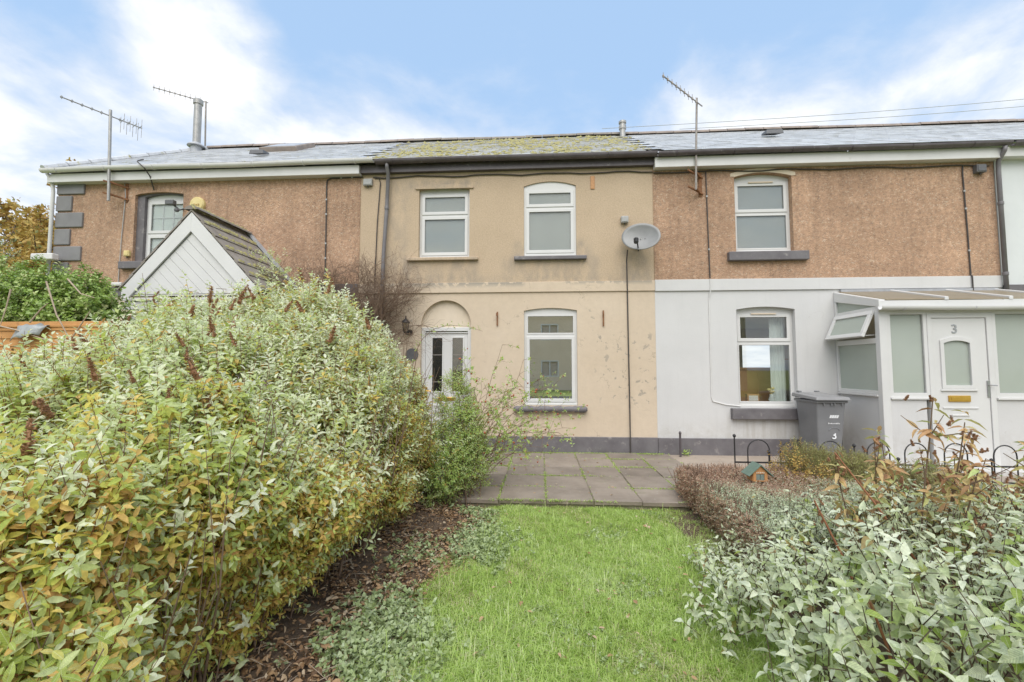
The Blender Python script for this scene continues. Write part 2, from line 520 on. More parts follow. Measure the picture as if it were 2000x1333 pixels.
M['room'] = pm('room_wall', (0.50, 0.42, 0.34), (0.56, 0.48, 0.40), 2, 0.9)
M['roomwarm'] = pm('room_wall_warm', (0.66, 0.61, 0.55), (0.72, 0.67, 0.61), 2, 0.9)
M['orange_reflection'] = pm('fence_reflection_orange', (0.55, 0.27, 0.09), (0.62, 0.33, 0.12), 6, 0.6)  # reflected orange of a fence, put into a solid colour
M['bark'] = pm('grey_brown_bark', (0.13, 0.10, 0.075), (0.20, 0.16, 0.12), 20, 0.9, 0.4, 60)
M['twig'] = pm('brown_twig', (0.16, 0.105, 0.07), (0.25, 0.17, 0.115), 14, 0.85)
M['palecane'] = pm('pale_dead_cane', (0.36, 0.28, 0.20), (0.46, 0.37, 0.28), 14, 0.85)
M['redstem'] = pm('red_brown_stem', (0.20, 0.075, 0.035), (0.30, 0.13, 0.06), 14, 0.7)
M['darkstem'] = pm('dark_stem', (0.075, 0.055, 0.035), (0.12, 0.085, 0.055), 14, 0.7)
M['seed'] = pm('brown_seed_head', (0.26, 0.13, 0.065), (0.40, 0.22, 0.12), 40, 0.9, 0.6, 120)
M['hip'] = pm('red_rose_hip', (0.30, 0.07, 0.03), (0.40, 0.12, 0.05), 40, 0.4)
M['brick'] = pm('buff_render', (0.70, 0.57, 0.43), (0.76, 0.63, 0.49), 1.0, 0.9, 0.3, 30, 0.006)
M['pane'] = glass_mat('window_glass', (0.90, 0.92, 0.91), 0.075)
M['pane_dark'] = glass_mat('reflective_window_glass', (0.80, 0.83, 0.81), 0.60)
M['pane_obscure'] = glass_mat('obscured_door_glass', (0.40, 0.38, 0.34), 0.06, 0.35)


def frosted():
    m, t, b = base_mat('frosted_porch_glass')
    P = pos(t)
    lk(t, mix_n(t, noise_n(t, P, 1.6, 3), (0.50, 0.545, 0.49), (0.60, 0.64, 0.58)), b.inputs['Base Color'])
    b.inputs['Roughness'].default_value = 0.08
    tr = t.nodes.new('ShaderNodeBsdfTransparent')
    tr.inputs['Color'].default_value = (0.80, 0.86, 0.80, 1)
    mx = t.nodes.new('ShaderNodeMixShader')
    mx.inputs[0].default_value = 0.38
    lk(t, b.outputs[0], mx.inputs[1])
    lk(t, tr.outputs[0], mx.inputs[2])
    lk(t, mx.outputs[0], t.nodes['Material Output'].inputs['Surface'])
    return m


M['pane_porch'] = frosted()
M['lamp_glass'] = glass_mat('lantern_glass', (0.75, 0.72, 0.66), 0.08, 0.2)


def poly_mat():
    m, t, b = base_mat('tan_polycarbonate')
    P = pos(t)
    c = mix_n(t, noise_n(t, P, 3, 5), (0.52, 0.45, 0.34), (0.64, 0.57, 0.45))
    lk(t, c, b.inputs['Base Color'])
    b.inputs['Roughness'].default_value = 0.35
    tr = t.nodes.new('ShaderNodeBsdfTranslucent')
    lk(t, c, tr.inputs['Color'])
    mx = t.nodes.new('ShaderNodeMixShader')
    mx.inputs[0].default_value = 0.6
    lk(t, b.outputs[0], mx.inputs[1])
    lk(t, tr.outputs[0], mx.inputs[2])
    lk(t, mx.outputs[0], t.nodes['Material Output'].inputs['Surface'])
    return m


M['poly'] = poly_mat()

# ================================================================== mesh helpers
WL = {}          # world location of every object made here (no rotations on parents)


def wl(o):
    return WL.get(o.name, Vector((0, 0, 0))) if o else Vector((0, 0, 0))


class MB:
    """collects world-space vertices and faces for ONE mesh object"""
    def __init__(s):
        s.v, s.f = [], []

    def add(s, vs, fs):
        k = len(s.v)
        s.v += [tuple(p) for p in vs]
        s.f += [tuple(i + k for i in f) for f in fs]
        return s

    def box(s, x0, x1, y0, y1, z0, z1):
        return s.add([(x0, y0, z0), (x1, y0, z0), (x1, y1, z0), (x0, y1, z0), (x0, y0, z1), (x1, y0, z1), (x1, y1, z1), (x0, y1, z1)],
                     [(0, 3, 2, 1), (4, 5, 6, 7), (0, 1, 5, 4), (1, 2, 6, 5), (2, 3, 7, 6), (3, 0, 4, 7)])

    def frustum(s, b, t_):
        """b, t_: four bottom corners and four top corners"""
        return s.add(list(b) + list(t_), [(0, 3, 2, 1), (4, 5, 6, 7), (0, 1, 5, 4), (1, 2, 6, 5), (2, 3, 7, 6), (3, 0, 4, 7)])

    def bar(s, a, b, w, h, up=(0, 0, 1)):
        a, b = Vector(a), Vector(b)
        d = (b - a).normalized()
        u = Vector(up)
        if abs(d.dot(u)) > 0.98:
            u = Vector((0, 1, 0))
        r = d.cross(u).normalized() * (w / 2)
        q = r.cross(d).normalized() * (h / 2)
        return s.frustum([a - r - q, a + r - q, b + r - q, b - r - q], [a - r + q, a + r + q, b + r + q, b - r + q])

    def tube(s, pts, r, n=8, cap=True):
        pts = [Vector(p) for p in pts]
        rs = r if isinstance(r, (list, tuple)) else [r] * len(pts)
        k = len(s.v)
        prev = None
        for i, p in enumerate(pts):
            d = (pts[min(i + 1, len(pts) - 1)] - pts[max(i - 1, 0)]).normalized()
            if prev is None:
                u = Vector((0, 0, 1)) if abs(d.z) < 0.9 else Vector((0, 1, 0))
                e1 = d.cross(u).normalized()
            else:
                e1 = (prev - d * prev.dot(d)).normalized()
            prev = e1
            e2 = d.cross(e1)
            for j in range(n):
                a = 2 * math.pi * j / n
                s.v.append(tuple(p + (e1 * math.cos(a) + e2 * math.sin(a)) * rs[i]))
        for i in range(len(pts) - 1):
            for j in range(n):
                a, b = k + i * n + j, k + i * n + (j + 1) % n
                s.f.append((a, b, b + n, a + n))
        if cap:
            s.f.append(tuple(k + j for j in reversed(range(n))))
            s.f.append(tuple(k + (len(pts) - 1) * n + j for j in range(n)))
        return s

    def lathe(s, c, prof, n=16, axis='z'):
        """prof: list of (radius, height) about the axis through c"""
        c = Vector(c)
        k = len(s.v)
        for r, h in prof:
            for j in range(n):
                a = 2 * math.pi * j / n
                if axis == 'z':
                    s.v.append(tuple(c + Vector((r * math.cos(a), r * math.sin(a), h))))
                else:
                    s.v.append(tuple(c + Vector((r * math.cos(a), h, r * math.sin(a)))))
        for i in range(len(prof) - 1):
            for j in range(n):
                a, b = k + i * n + j, k + i * n + (j + 1) % n
                s.f.append((a, b, b + n, a + n))
        s.f.append(tuple(k + j for j in reversed(range(n))))
        s.f.append(tuple(k + (len(prof) - 1) * n + j for j in range(n)))
        return s

    def plate(s, outer, holes, y0, y1, back=True):
        """polygon in x/z with holes, extruded from y0 (front) to y1"""
        loops = [list(outer)] + [list(h) for h in holes]
        polys = [[Vector((x, z, 0)) for x, z in lp] for lp in loops]
        tris = tessellate_polygon(polys)
        flat = [p for lp in loops for p in lp]
        k = len(s.v)
        n = len(flat)
        s.v += [(x, y0, z) for x, z in flat] + [(x, y1, z) for x, z in flat]
        for t in tris:
            a, b, c = t
            p, q, r_ = flat[a], flat[b], flat[c]
            ar = (q[0] - p[0]) * (r_[1] - p[1]) - (q[1] - p[1]) * (r_[0] - p[0])
            if abs(ar) < 1e-9:
                continue
            if ar < 0:
                a, b, c = a, c, b
            s.f.append((k + a, k + b, k + c))
            if back:
                s.f.append((k + n + a, k + n + c, k + n + b))
        i0 = 0
        for li, lp in enumerate(loops):
            m_ = len(lp)
            area = sum(lp[i][0] * lp[(i + 1) % m_][1] - lp[(i + 1) % m_][0] * lp[i][1] for i in range(m_))
            flip = (area > 0) != (li == 0)
            for i in range(m_):
                a, b = k + i0 + i, k + i0 + (i + 1) % m_
                f = (a, a + n, b + n, b)
                s.f.append(f[::-1] if flip else f)
            i0 += m_
        return s

    def ring(s, x0, x1, z0, z1, w, y0, y1, wb=None):
        wb = w if wb is None else wb
        return s.plate([(x0, z0), (x1, z0), (x1, z1), (x0, z1)],
                       [[(x0 + w, z0 + wb), (x1 - w, z0 + wb), (x1 - w, z1 - w), (x0 + w, z1 - w)]], y0, y1)

    def build(s, name, mat, parent=None, bevel=0.0, smooth=False, origin=None, segs=2):
        vs = np.array(s.v, dtype=float)
        c = Vector(origin) if origin is not None else Vector(((vs.min(0) + vs.max(0)) / 2).tolist())
        me = bpy.data.meshes.new(name)
        me.from_pydata((vs - np.array(c)).tolist(), [], s.f)
        me.update()
        if smooth:
            me.polygons.foreach_set('use_smooth', [True] * len(me.polygons))
        me.materials.append(M[mat] if isinstance(mat, str) else mat)
        return place(name, me, c, parent, bevel, segs)


def place(name, me, c, parent=None, bevel=0.0, segs=2):
    o = bpy.data.objects.new(name, me)
    COL.objects.link(o)
    WL[o.name] = Vector(c)
    o.location = Vector(c) - wl(parent)
    if parent:
        o.parent = parent
    if bevel:
        md = o.modifiers.new('bevel', 'BEVEL')
        md.width = bevel
        md.segments = segs
        md.limit_method = 'ANGLE'
        md.harden_normals = False
    return o


def thing(name, label, cat, loc, group=None):
    o = bpy.data.objects.new(name, None)
    o.empty_display_size = 0.1
    COL.objects.link(o)
    o.location = loc
    WL[o.name] = Vector(loc)
    o['label'] = label
    o['category'] = cat
    if group:
        o['group'] = group
    return o


def tag(o, label, cat, group=None):
    o['label'] = label
    o['category'] = cat
    if group:
        o['group'] = group
    return o


def structure(o):
    o['kind'] = 'structure'
    return o


def stuff(o, label=None, cat=None):
    o['kind'] = 'stuff'
    if label:
        o['label'] = label
    if cat:
        o['category'] = cat
    return o


def text_mesh(body, size, depth=0.004):
    cu = bpy.data.curves.new('txt', 'FONT')
    cu.body = body
    cu.size = size
    cu.extrude = depth
    cu.align_x = 'CENTER'
    cu.align_y = 'CENTER'
    cu.offset = size * 0.012
    to = bpy.data.objects.new('txt', cu)
    COL.objects.link(to)
    dg = bpy.context.evaluated_depsgraph_get()
    me = bpy.data.meshes.new_from_object(to.evaluated_get(dg))
    bpy.data.objects.remove(to, do_unlink=True)
    bpy.data.curves.remove(cu)
    return me


def arc_top(x0, x1, ze, zc, n=10):
    """points from right to left along a segmental arch: edges at ze, crown at zc"""
    w = (x1 - x0) / 2
    rise = max(zc - ze, 1e-4)
    rad = (w * w + rise * rise) / (2 * rise)
    cx, cz = (x0 + x1) / 2, zc - rad
    a = math.asin(min(1, w / rad))
    if rise > w:
        a = math.pi - a
    return [(cx + rad * math.sin(a - 2 * a * i / n), cz + rad * math.cos(a - 2 * a * i / n)) for i in range(n + 1)]


# ================================================================== ground
def grid_sheet(name, x0, x1, y0, y1, nx, ny, zf, mat):
    xs = np.linspace(x0, x1, nx + 1)
    ys = np.linspace(y0, y1, ny + 1)
    b = MB()
    for j in range(ny + 1):
        for i in range(nx + 1):
            b.v.append((xs[i], ys[j], zf(xs[i], ys[j])))
    for j in range(ny):
        for i in range(nx):
            a = j * (nx + 1) + i
            b.f.append((a, a + 1, a + nx + 2, a + nx + 1))
    return b.build(name, mat, smooth=True)


structure(grid_sheet('ground', -300, 300, -300, 300, 4, 4, lambda x, y: -0.06, 'turf'))


def lawn_z(x, y):
    return 0.012 * math.sin(x * 2.1 + 1) * math.cos(y * 1.7) + 0.006 * math.sin(x * 7 + y * 5)


structure(grid_sheet('lawn', -1.6, 2.6, -9.5, -3.02, 24, 36, lawn_z, 'turf'))


def bed_z(x, y):
    # thin at the lawn edge, mounding up under the shrubs
    edge = bed_edge(y)
    t = min(1, max(0, (edge - x) / 1.0))
    return -0.022 + 0.10 * t + 0.012 * math.sin(x * 9) * math.sin(y * 8)


def bed_edge(y):
    return np.interp(y, [-7.5, -6.1, -5.2, -4.4, -3.6, -3.0], [-1.05, -0.86, -0.74, -0.62, -0.46, -0.58])


structure(grid_sheet('flower_bed', -9.2, -0.35, -9.5, -3.06, 60, 50, bed_z, 'soil'))
structure(grid_sheet('garden_bed', 1.45, 9, -9.5, -2.15, 30, 30, lambda x, y: 0.015 + 0.012 * math.sin(x * 8) * math.sin(y * 7), 'soil'))

# paving along the house fronts
pv = MB().box(-9.6, 2.34, -3.03, 0.0, -0.1, 0.095).build('paving', 'mortar')
structure(pv)
GX = [-0.505 + 0.575 * k for k in range(-14, 6)]
GY = [0.0, -0.58, -1.20, -1.82, -2.46, -3.06]
slab_meshes = {}
for i in range(len(GX) - 1):
    for j in range(5):
        if GX[i] < -3.6:
            continue
        b = MB()
        g = 0.007
        hx, hy = (GX[i + 1] - GX[i]) / 2 - g, (GY[j] - GY[j + 1]) / 2 - g
        key = (round(hx, 3), round(hy, 3))
        if key not in slab_meshes:
            e = 0.006
            b.frustum([(-hx, -hy, -.025), (hx, -hy, -.025), (hx, hy, -.025), (-hx, hy, -.025)], [(-hx, -hy, .019), (hx, -hy, .019), (hx, hy, .019), (-hx, hy, .019)])
            b.add([(-hx, -hy, .0191), (hx, -hy, .0191), (hx, hy, .0191), (-hx, hy, .0191), (-hx + e, -hy + e, .025), (hx - e, -hy + e, .025), (hx - e, hy - e, .025), (-hx + e, hy - e, .025)],
                  [(4, 5, 6, 7), (0, 1, 5, 4), (1, 2, 6, 5), (2, 3, 7, 6), (3, 0, 4, 7)])
            me = bpy.data.meshes.new('slab')
            me.from_pydata(b.v, [], b.f)
            me.materials.append(M['slab'])
            slab_meshes[key] = me
        c = Vector(((GX[i] + GX[i + 1]) / 2, (GY[j] + GY[j + 1]) / 2, 0.083 + random.uniform(-.007, .007)))
        o = place('slab', slab_meshes[key], c, pv)
        o.rotation_euler = (random.uniform(-.006, .006), random.uniform(-.006, .006), random.uniform(-.01, .01))
structure(MB().box(2.352, 16, -2.12, 0.0, -0.1, 0.088).build('path', 'path', bevel=0.01))
structure(MB().box(-60, 60, -19, -13.5, -0.2, -0.05).build('road', 'road'))

# ================================================================== houses
EY, EZ, RY, RZ = -0.22, 5.80, 3.2, 7.95
SLOPE = math.atan2(RZ - EZ, RY - EY)
SLEN = math.hypot(RZ - EZ, RY - EY)


def roof_pt(x, s, lift=0.0):
    return Vector((x, EY + s * math.cos(SLOPE) - lift * math.sin(SLOPE), EZ + s * math.sin(SLOPE) + lift * math.cos(SLOPE)))


def slate_mesh(w, l, mat):
    b = MB().box(-w / 2, w / 2, -l / 2, l / 2, -0.006, 0.006)
    me = bpy.data.meshes.new('slate')
    me.from_pydata(b.v, [], b.f)
    me.materials.append(M[mat])
    return me


def roof(house, x0, x1, mat, hip=None, ridge_mat='ridge', ridge_skip=()):
    """front slope of loose slates over a deck, back slope, ridge tiles"""
    hx = (lambda s: x0) if hip is None else (lambda s: x0 + (hip - x0) * s / SLEN)
    b = MB()
    a0, a1, a2, a3 = roof_pt(hx(0), 0, -.02), roof_pt(x1, 0, -.02), roof_pt(x1, SLEN, -.02), roof_pt(hx(SLEN), SLEN, -.02)
    yb = 2 * RY - EY
    b.add([a0, a1, a2, a3], [(0, 1, 2, 3)])
    b.add([(x1, yb, EZ), (hx(0), yb, EZ), a3, a2], [(0, 1, 2, 3)])
    if hip is not None:
        b.add([(hx(0), yb, EZ), a0, a3], [(0, 1, 2)])
    rf = b.build('roof', mat, house)
    w, l, gauge = 0.34, 0.42, 0.272
    sm = slate_mesh(w - 0.006, l, mat)
    n = int(SLEN / gauge) + 1
    rows = 0
    for r in range(n):
        s = 0.06 + r * gauge
        off = (r % 2) * w / 2
        x = math.floor((x0 - 1) / w) * w + off
        while x < x1:
            xc = x + w / 2
            if xc - w / 2 >= hx(s) - w * 0.3 and xc + w / 2 <= x1 + w * 0.35 and s + l * 0.5 < SLEN + 0.12:
                xcc = xc + random.uniform(-.004, .004)
                p = roof_pt(xcc, s + l / 2 - 0.06, 0.012 + random.uniform(0, .004))
                o = place('slate', sm, p, rf)
                o.rotation_euler = (SLOPE - 0.042 + random.uniform(-.006, .006), 0, random.uniform(-.012, .012))
            x += w
    # ridge tiles
    xs = hx(SLEN)
    L = 0.45
    k = 0
    b = MB()
    pr = [(0.115 * math.cos(a), 0.10 * math.sin(a) - 0.02) for a in [math.pi * i / 8 for i in range(9)]]
    vs = [(-L / 2, p[0], p[1]) for p in pr] + [(L / 2, p[0], p[1]) for p in pr]
    b.add(vs, [(i, i + 1, i + 10, i + 9) for i in range(8)] + [tuple(range(9))[::-1], tuple(range(9, 18))])
    rm = bpy.data.meshes.new('ridge_tile')
    rm.from_pydata(b.v, [], b.f)
    rm.materials.append(M[ridge_mat])
    while xs + L / 2 < x1 + 0.1:
        o = place('ridge_tile', rm, Vector((xs + L / 2, RY, RZ + 0.02 + 0.012 * math.sin(xs * 1.3) + random.uniform(-.004, .004))), rf)
        o.rotation_euler = (0, random.uniform(-.012, .012), random.uniform(-.01, .01))
        xs += L + 0.012
    return rf


def rect(x0, x1, z0, z1):
    return [(x0, z0), (x1, z0), (x1, z1), (x0, z1)]


def opening(x0, x1, z0, ze, zc=None):
    """counter-clockwise outline of an opening with an optional segmental head"""
    if zc is None or zc - ze < 0.005:
        return rect(x0, x1, z0, ze)
    return [(x0, z0), (x1, z0)] + arc_top(x0, x1, ze, zc)


def window(house, x0, x1, z0, ze, zc, split, y=0.07, blind='blind', pane='pane', top_sash=True, low_sash=True,
           muntin=None, vent=False, blind_y=0.005):
    """white plastic window: outer frame with arched infill, transom, sashes, panes"""
    fr = 0.055
    top = ze - 0.09 if zc and zc - ze > 0.01 else ze - fr
    out = opening(x0, x1, z0, ze, zc)
    h1 = rect(x0 + fr, x1 - fr, z0 + 0.075, split - 0.03)
    h2 = rect(x0 + fr, x1 - fr, split + 0.03, top)
    w = MB().plate(out, [h1, h2], y, y + 0.07).build('window', 'upvc', house, bevel=0.004)
    cz = MB().box(x0 + 0.012, x1 - 0.012, y - 0.035, y + 0.0, z0 + 0.002, z0 + 0.035)
    cz.build('window_cill', 'upvc', w, bevel=0.004)
    panes = []
    for h, sash in ((h1, low_sash), (h2, top_sash)):
        a, bb = h[0], h[2]
        if sash:
            MB().ring(a[0] - 0.012, bb[0] + 0.012, a[1] - 0.012, bb[1] + 0.012, 0.062, y - 0.014, y - 0.001).build('sash', 'upvc', w, bevel=0.005)
            i0, i1, j0, j1 = a[0] + 0.05, bb[0] - 0.05, a[1] + 0.05, bb[1] - 0.05
        else:
            MB().ring(a[0] - 0.008, bb[0] + 0.008, a[1] - 0.008, bb[1] + 0.008, 0.025, y - 0.006, y - 0.001).build('bead', 'upvc', w, bevel=0.003)
            i0, i1, j0, j1 = a[0] + 0.017, bb[0] - 0.017, a[1] + 0.017, bb[1] - 0.017
        MB().box(i0 - .012, i1 + .012, y + 0.012, y + 0.018, j0 - .012, j1 + .012).build('pane', pane, w)
        # dark rubber gasket round the glass
        MB().ring(i0 - .002, i1 + .002, j0 - .002, j1 + .002, 0.006, y + 0.004, y + 0.011).build('gasket', 'greybox', w)
        panes.append((i0, i1, j0, j1))
        if muntin:
            mb = MB()
            nx, nz = muntin
            for k in range(1, nx):
                xx = i0 + (i1 - i0) * k / nx
                mb.box(xx - .011, xx + .011, y + 0.020, y + 0.026, j0, j1)
            for k in range(1, nz):
                zz = j0 + (j1 - j0) * k / nz
                mb.box(i0, i1, y + 0.0205, y + 0.0255, zz - .011, zz + .011)
            mb.build('glazing_bar', 'upvc', w)
    if blind:
        MB().box(x0 + fr, x1 - fr, y + blind_y + 0.02, y + blind_y + 0.026, z0 + 0.07, top + 0.01).build('blind', blind, w)
    if vent:
        MB().box((x0 + x1) / 2 - 0.23, (x0 + x1) / 2 + 0.23, y - 0.036, y - 0.015, top + 0.0, top + 0.028).build('trickle_vent', 'cream_plain', w, bevel=0.004)
    return w


def sill(house, x0, x1, z0, z1, y0=-0.10, mat='dark_paint', rough=0.0, bevel=0.012):
    b = MB()
    if rough:
        n = 26
        xs = np.linspace(x0, x1, n)
        sec = []
        for x in xs:
            e = rough * (random.random() - .5)
            f = rough * (random.random() - .5)
            k = 0.6 if x in (xs[0], xs[-1]) else 1
            zc_, hz, hy = (z0 + z1) / 2, (z1 - z0) / 2 * k, 1
            pts = []
            for a in range(8):
                an = 2 * math.pi * a / 8
                yy = y0 / 2 + 0.01 + (abs(y0) / 2 + 0.02 + e) * math.copysign(abs(math.cos(an)) ** 0.6, math.cos(an))
                zz = zc_ + (hz + f) * math.copysign(abs(math.sin(an)) ** 0.6, math.sin(an))
                pts.append((x, yy, zz))
            sec.append(pts)
        for pts in sec:
            b.v += pts
        for i in range(n - 1):
            for a in range(8):
                p, q = i * 8 + a, i * 8 + (a + 1) % 8
                b.f.append((p, q, q + 8, p + 8))
        b.f.append(tuple(range(8))[::-1])
        b.f.append(tuple((n - 1) * 8 + a for a in range(8)))
        return b.build('sill', mat, house, smooth=True)
    b.box(x0, x1, y0, 0.06, z0, z1)
    return b.build('sill', mat, house, bevel=bevel)


def gutter(house, x0, x1, z, mat, y=-0.30, r=0.062, brackets=True):
    b = MB()
    n = 8
    prof = [(y + r * math.cos(math.pi + math.pi * i / n), z + r * math.sin(math.pi + math.pi * i / n)) for i in range(n + 1)]
    prof = [(y - r, z + 0.012)] + prof + [(y + r, z + 0.012)]
    inn = [(y + (p[0] - y) * 0.88, z + (p[1] - z) * 0.88 + (0.001 if p[1] > z else 0)) for p in prof[::-1]]
    loop = prof + inn
    m_ = len(loop)
    seg = max(1, int((x1 - x0) / 1.4))
    for k in range(seg + 1):
        x = x0 + (x1 - x0) * k / seg
        sag = -0.010 * math.sin(k * 1.9 + x0)
        b.v += [(x, p[0], p[1] + sag) for p in loop]
    for k in range(seg):
        for i in range(m_):
            a, c = k * m_ + i, k * m_ + (i + 1) % m_
            b.f.append((a, a + m_, c + m_, c))
    b.f.append(tuple(range(m_)))
    b.f.append(tuple(seg * m_ + i for i in range(m_))[::-1])
    g = b.build('gutter', mat, house, smooth=False)
    if brackets:
        k = 0
        x = x0 + 0.35
        while x < x1:
            pts = [(x, y + (r + .006) * math.cos(math.pi + math.pi * i / 8), z + (r + .006) * math.sin(math.pi + math.pi * i / 8)) for i in range(9)]
            MB().tube(pts, 0.008, 5).build('gutter_bracket', mat, g)
            x += 1.05
    return g


def BACK(x0, x1):
    return (x0 + 0.3, x0 + 3.2, 0.35, 2.85) if x0 > 2 else (x0 + 0.3, x0 + 2.2, 0.5, 2.8)  # unseen rear opening, added so daylight brightens the room


def room(house, x0, x1, z0, z1, mat, depth=6.0, y0=0.145):
    b = MB()
    b.add([(x0, y0, z0), (x1, y0, z0), (x1, y0 + depth, z0), (x0, y0 + depth, z0), (x0, y0, z1), (x1, y0, z1), (x1, y0 + depth, z1), (x0, y0 + depth, z1)],
          [(0, 1, 2, 3), (7, 6, 5, 4), (1, 5, 6, 2), (3, 7, 4, 0)])
    # back wall: unseen opening added to light the room, rear window in right house
    b.plate(rect(x0, x1, z0, z1), [rect(*BACK(x0, x1))] + ([rect(6.5, 7.5, 1.68, 2.5)] if x0 > 2 else []), y0 + depth - 0.06, y0 + depth - 0.001)
    return b.build('room', mat, house)


def side_back(house, x0, x1, mat, left=False, right=False):
    yb = 2 * RY
    b = MB()
    b.plate(rect(x0 + .01, x1 - .01, -0.06, EZ - 0.1), [rect(*BACK(x0 + .15, x1 - .1))] + ([rect(6.4, 7.6, 1.6, 2.6)] if 2 < x0 < 3 else []), yb - 0.2, yb)
    if left:
        b.box(x0 + 0.001, x0 + 0.2, 0.12, yb - 0.2, -0.06, EZ - 0.12)
    if right:
        b.box(x1 - 0.2, x1 - 0.001, 0.12, yb - 0.2, -0.06, EZ - 0.12)
    return b.build('rear_wall', mat, house)


# ---------------------------------------------------------------- beige house in the middle
mx0, mx1 = -3.60, 2.20
hm = thing('house', 'beige roughcast house with cream ground floor and mossy slate roof', 'house', (-0.7, 0, 0.1))
wUL = (-2.40, -1.38, 3.88, 5.27, 5.31)
wUR = (-0.30, 0.72, 3.88, 5.28, 5.37)
MB().plate(rect(mx0, mx1, 3.37, 5.70), [opening(*wUL), opening(*wUR)], 0.0, 0.14, False).build('upper_wall', 'roughcast', hm)
dx0, dx1, dtop = -2.33, -1.335, 2.50
door_open = [(dx0, 0.12), (dx1, 0.12)] + arc_top(dx0, dx1, dtop + 0.02, dtop + 0.53, 20)
wLM = (-0.30, 0.72, 0.985, 2.81, 2.86)
MB().plate(rect(mx0, mx1, -0.06, 3.17), [door_open, opening(*wLM)], 0.0, 0.14, False).build('lower_wall', 'cream', hm)
MB().box(mx0, mx1, -0.028, 0.02, 3.171, 3.369).build('band', 'cream', hm, bevel=0.006)
for a, bb in ((mx0, dx0 - 0.01), (dx1 + 0.01, mx1)):
    MB().box(a, bb, -0.035, 0.02, -0.06, 0.40).build('plinth', 'dark_paint', hm, bevel=0.008)
MB().plate([(dx0, dtop), (dx1, dtop)] + arc_top(dx0, dx1, dtop + 0.02, dtop + 0.53, 20), [], 0.085, 0.14).build('tympanum', 'cream_plain', hm)
# cement head over the left upper window
hd = arc_top(-2.47, -1.30, 5.31, 5.36, 8)
MB().plate([(-2.47, 5.27), (-1.30, 5.27)] + hd, [], -0.03, 0.0).build('lintel', 'roughcast', hm, bevel=0.01)
window(hm, *wUL, split=4.755, y=0.085)
window(hm, *wUR, split=4.845, y=0.03)
window(hm, *wLM, split=2.33, y=0.045, blind=None, pane='pane_dark', top_sash=False)
sill(hm, -2.62, -1.20, 3.815, 3.878, -0.07, 'roughcast')
sill(hm, -0.49, 0.91, 3.795, 3.868, -0.085, 'dark_paint')
sill(hm, -0.50, 0.89, 0.862, 0.975, -0.10, 'dark_paint', rough=0.022)
# front door
dr = MB().plate(rect(dx0, dx1, 0.18, dtop), [rect(dx0 + .075, dx1 - .075, 0.22, dtop - .075)], 0.06, 0.13).build('door', 'upvc', hm, bevel=0.005)
lf = rect(dx0 + .078, dx1 - .078, 0.222, dtop - .10)
pA, pB = (-2.115, -1.915), (-1.715, -1.505)
MB().plate(lf, [rect(*pA, 1.24, 2.29), rect(*pB, 1.24, 2.29)], 0.075, 0.125).build('door_leaf', 'upvc', dr, bevel=0.004)
MB().box(dx0 + 0.07, dx1 - 0.07, 0.05, 0.075, dtop - .115, dtop - .098).build('drip_bar', 'upvc', dr)
for p in (pA, pB):
    MB().ring(p[0] - .03, p[1] + .03, 1.21, 2.32, 0.032, 0.066, 0.0745).build('pane_trim', 'upvc', dr, bevel=0.004)
    MB().box(p[0], p[1], 0.098, 0.104, 1.24, 2.29).build('pane', 'pane_obscure', dr)
    for z in (1.42, 1.95):
        MB().box(p[0] + 0.001, p[1] - 0.001, 0.090, 0.0975, z, z + 0.014).build('pane_bar', 'alu', dr)
for (a, bb) in ((-2.13, -1.90), (-1.73, -1.49)):
    MB().ring(a, bb, 0.36, 0.98, 0.025, 0.067, 0.0745).build('panel_mould', 'upvc', dr, bevel=0.005)
MB().box(-1.99, -1.64, 0.062, 0.0745, 1.06, 1.13).build('letter_plate', 'brass', dr, bevel=0.006)
hb = MB().box(-2.245, -2.205, 0.062, 0.0745, 1.08, 1.32)
hb.tube([(-2.225, 0.062, 1.25), (-2.225, 0.02, 1.25), (-2.12, 0.015, 1.25)], 0.010, 6)
hb.build('door_handle', 'brass', dr)
MB().box(dx0 - 0.02, dx1 + 0.02, -0.12, 0.13, 0.085, 0.179).build('threshold', 'dark_paint', hm, bevel=0.01)
# eaves: dark board and sagging gutter
MB().box(mx0 + 0.02, mx1 + 0.02, -0.10, 0.10, 5.60, 5.76).build('eaves_board', 'dark_pvc', hm, bevel=0.004)
gutter(hm, -3.23, 2.24, 5.79, 'dark_pvc', y=-0.20, r=0.07)
pp = [(-3.0, -0.20, 5.76), (-3.0, -0.19, 5.66), (-3.005, -0.10, 5.56), (-3.03, -0.075, 4.9), (-3.08, -0.075, 3.95), (-3.09, -0.09, 3.2), (-3.10, -0.085, 0.2)]
dp = MB().tube(pp, 0.038, 10).build('downpipe', 'grey_pvc', hm, smooth=True)
for z, x in ((4.88, -3.031), (3.2, -3.09), (2.0, -3.095)):
    MB().lathe((x, -0.078, z), [(0.044, -.03), (0.046, -.02), (0.046, .02), (0.044, .03)], 12).build('pipe_collar', 'grey_pvc', dp)
roof(hm, mx0, mx1, 'slate_moss', ridge_mat='tile')
room(hm, mx0 + 0.15, mx1 - 0.1, 0.12, 2.95, 'room')
side_back(hm, mx0, mx1, 'roughcast')

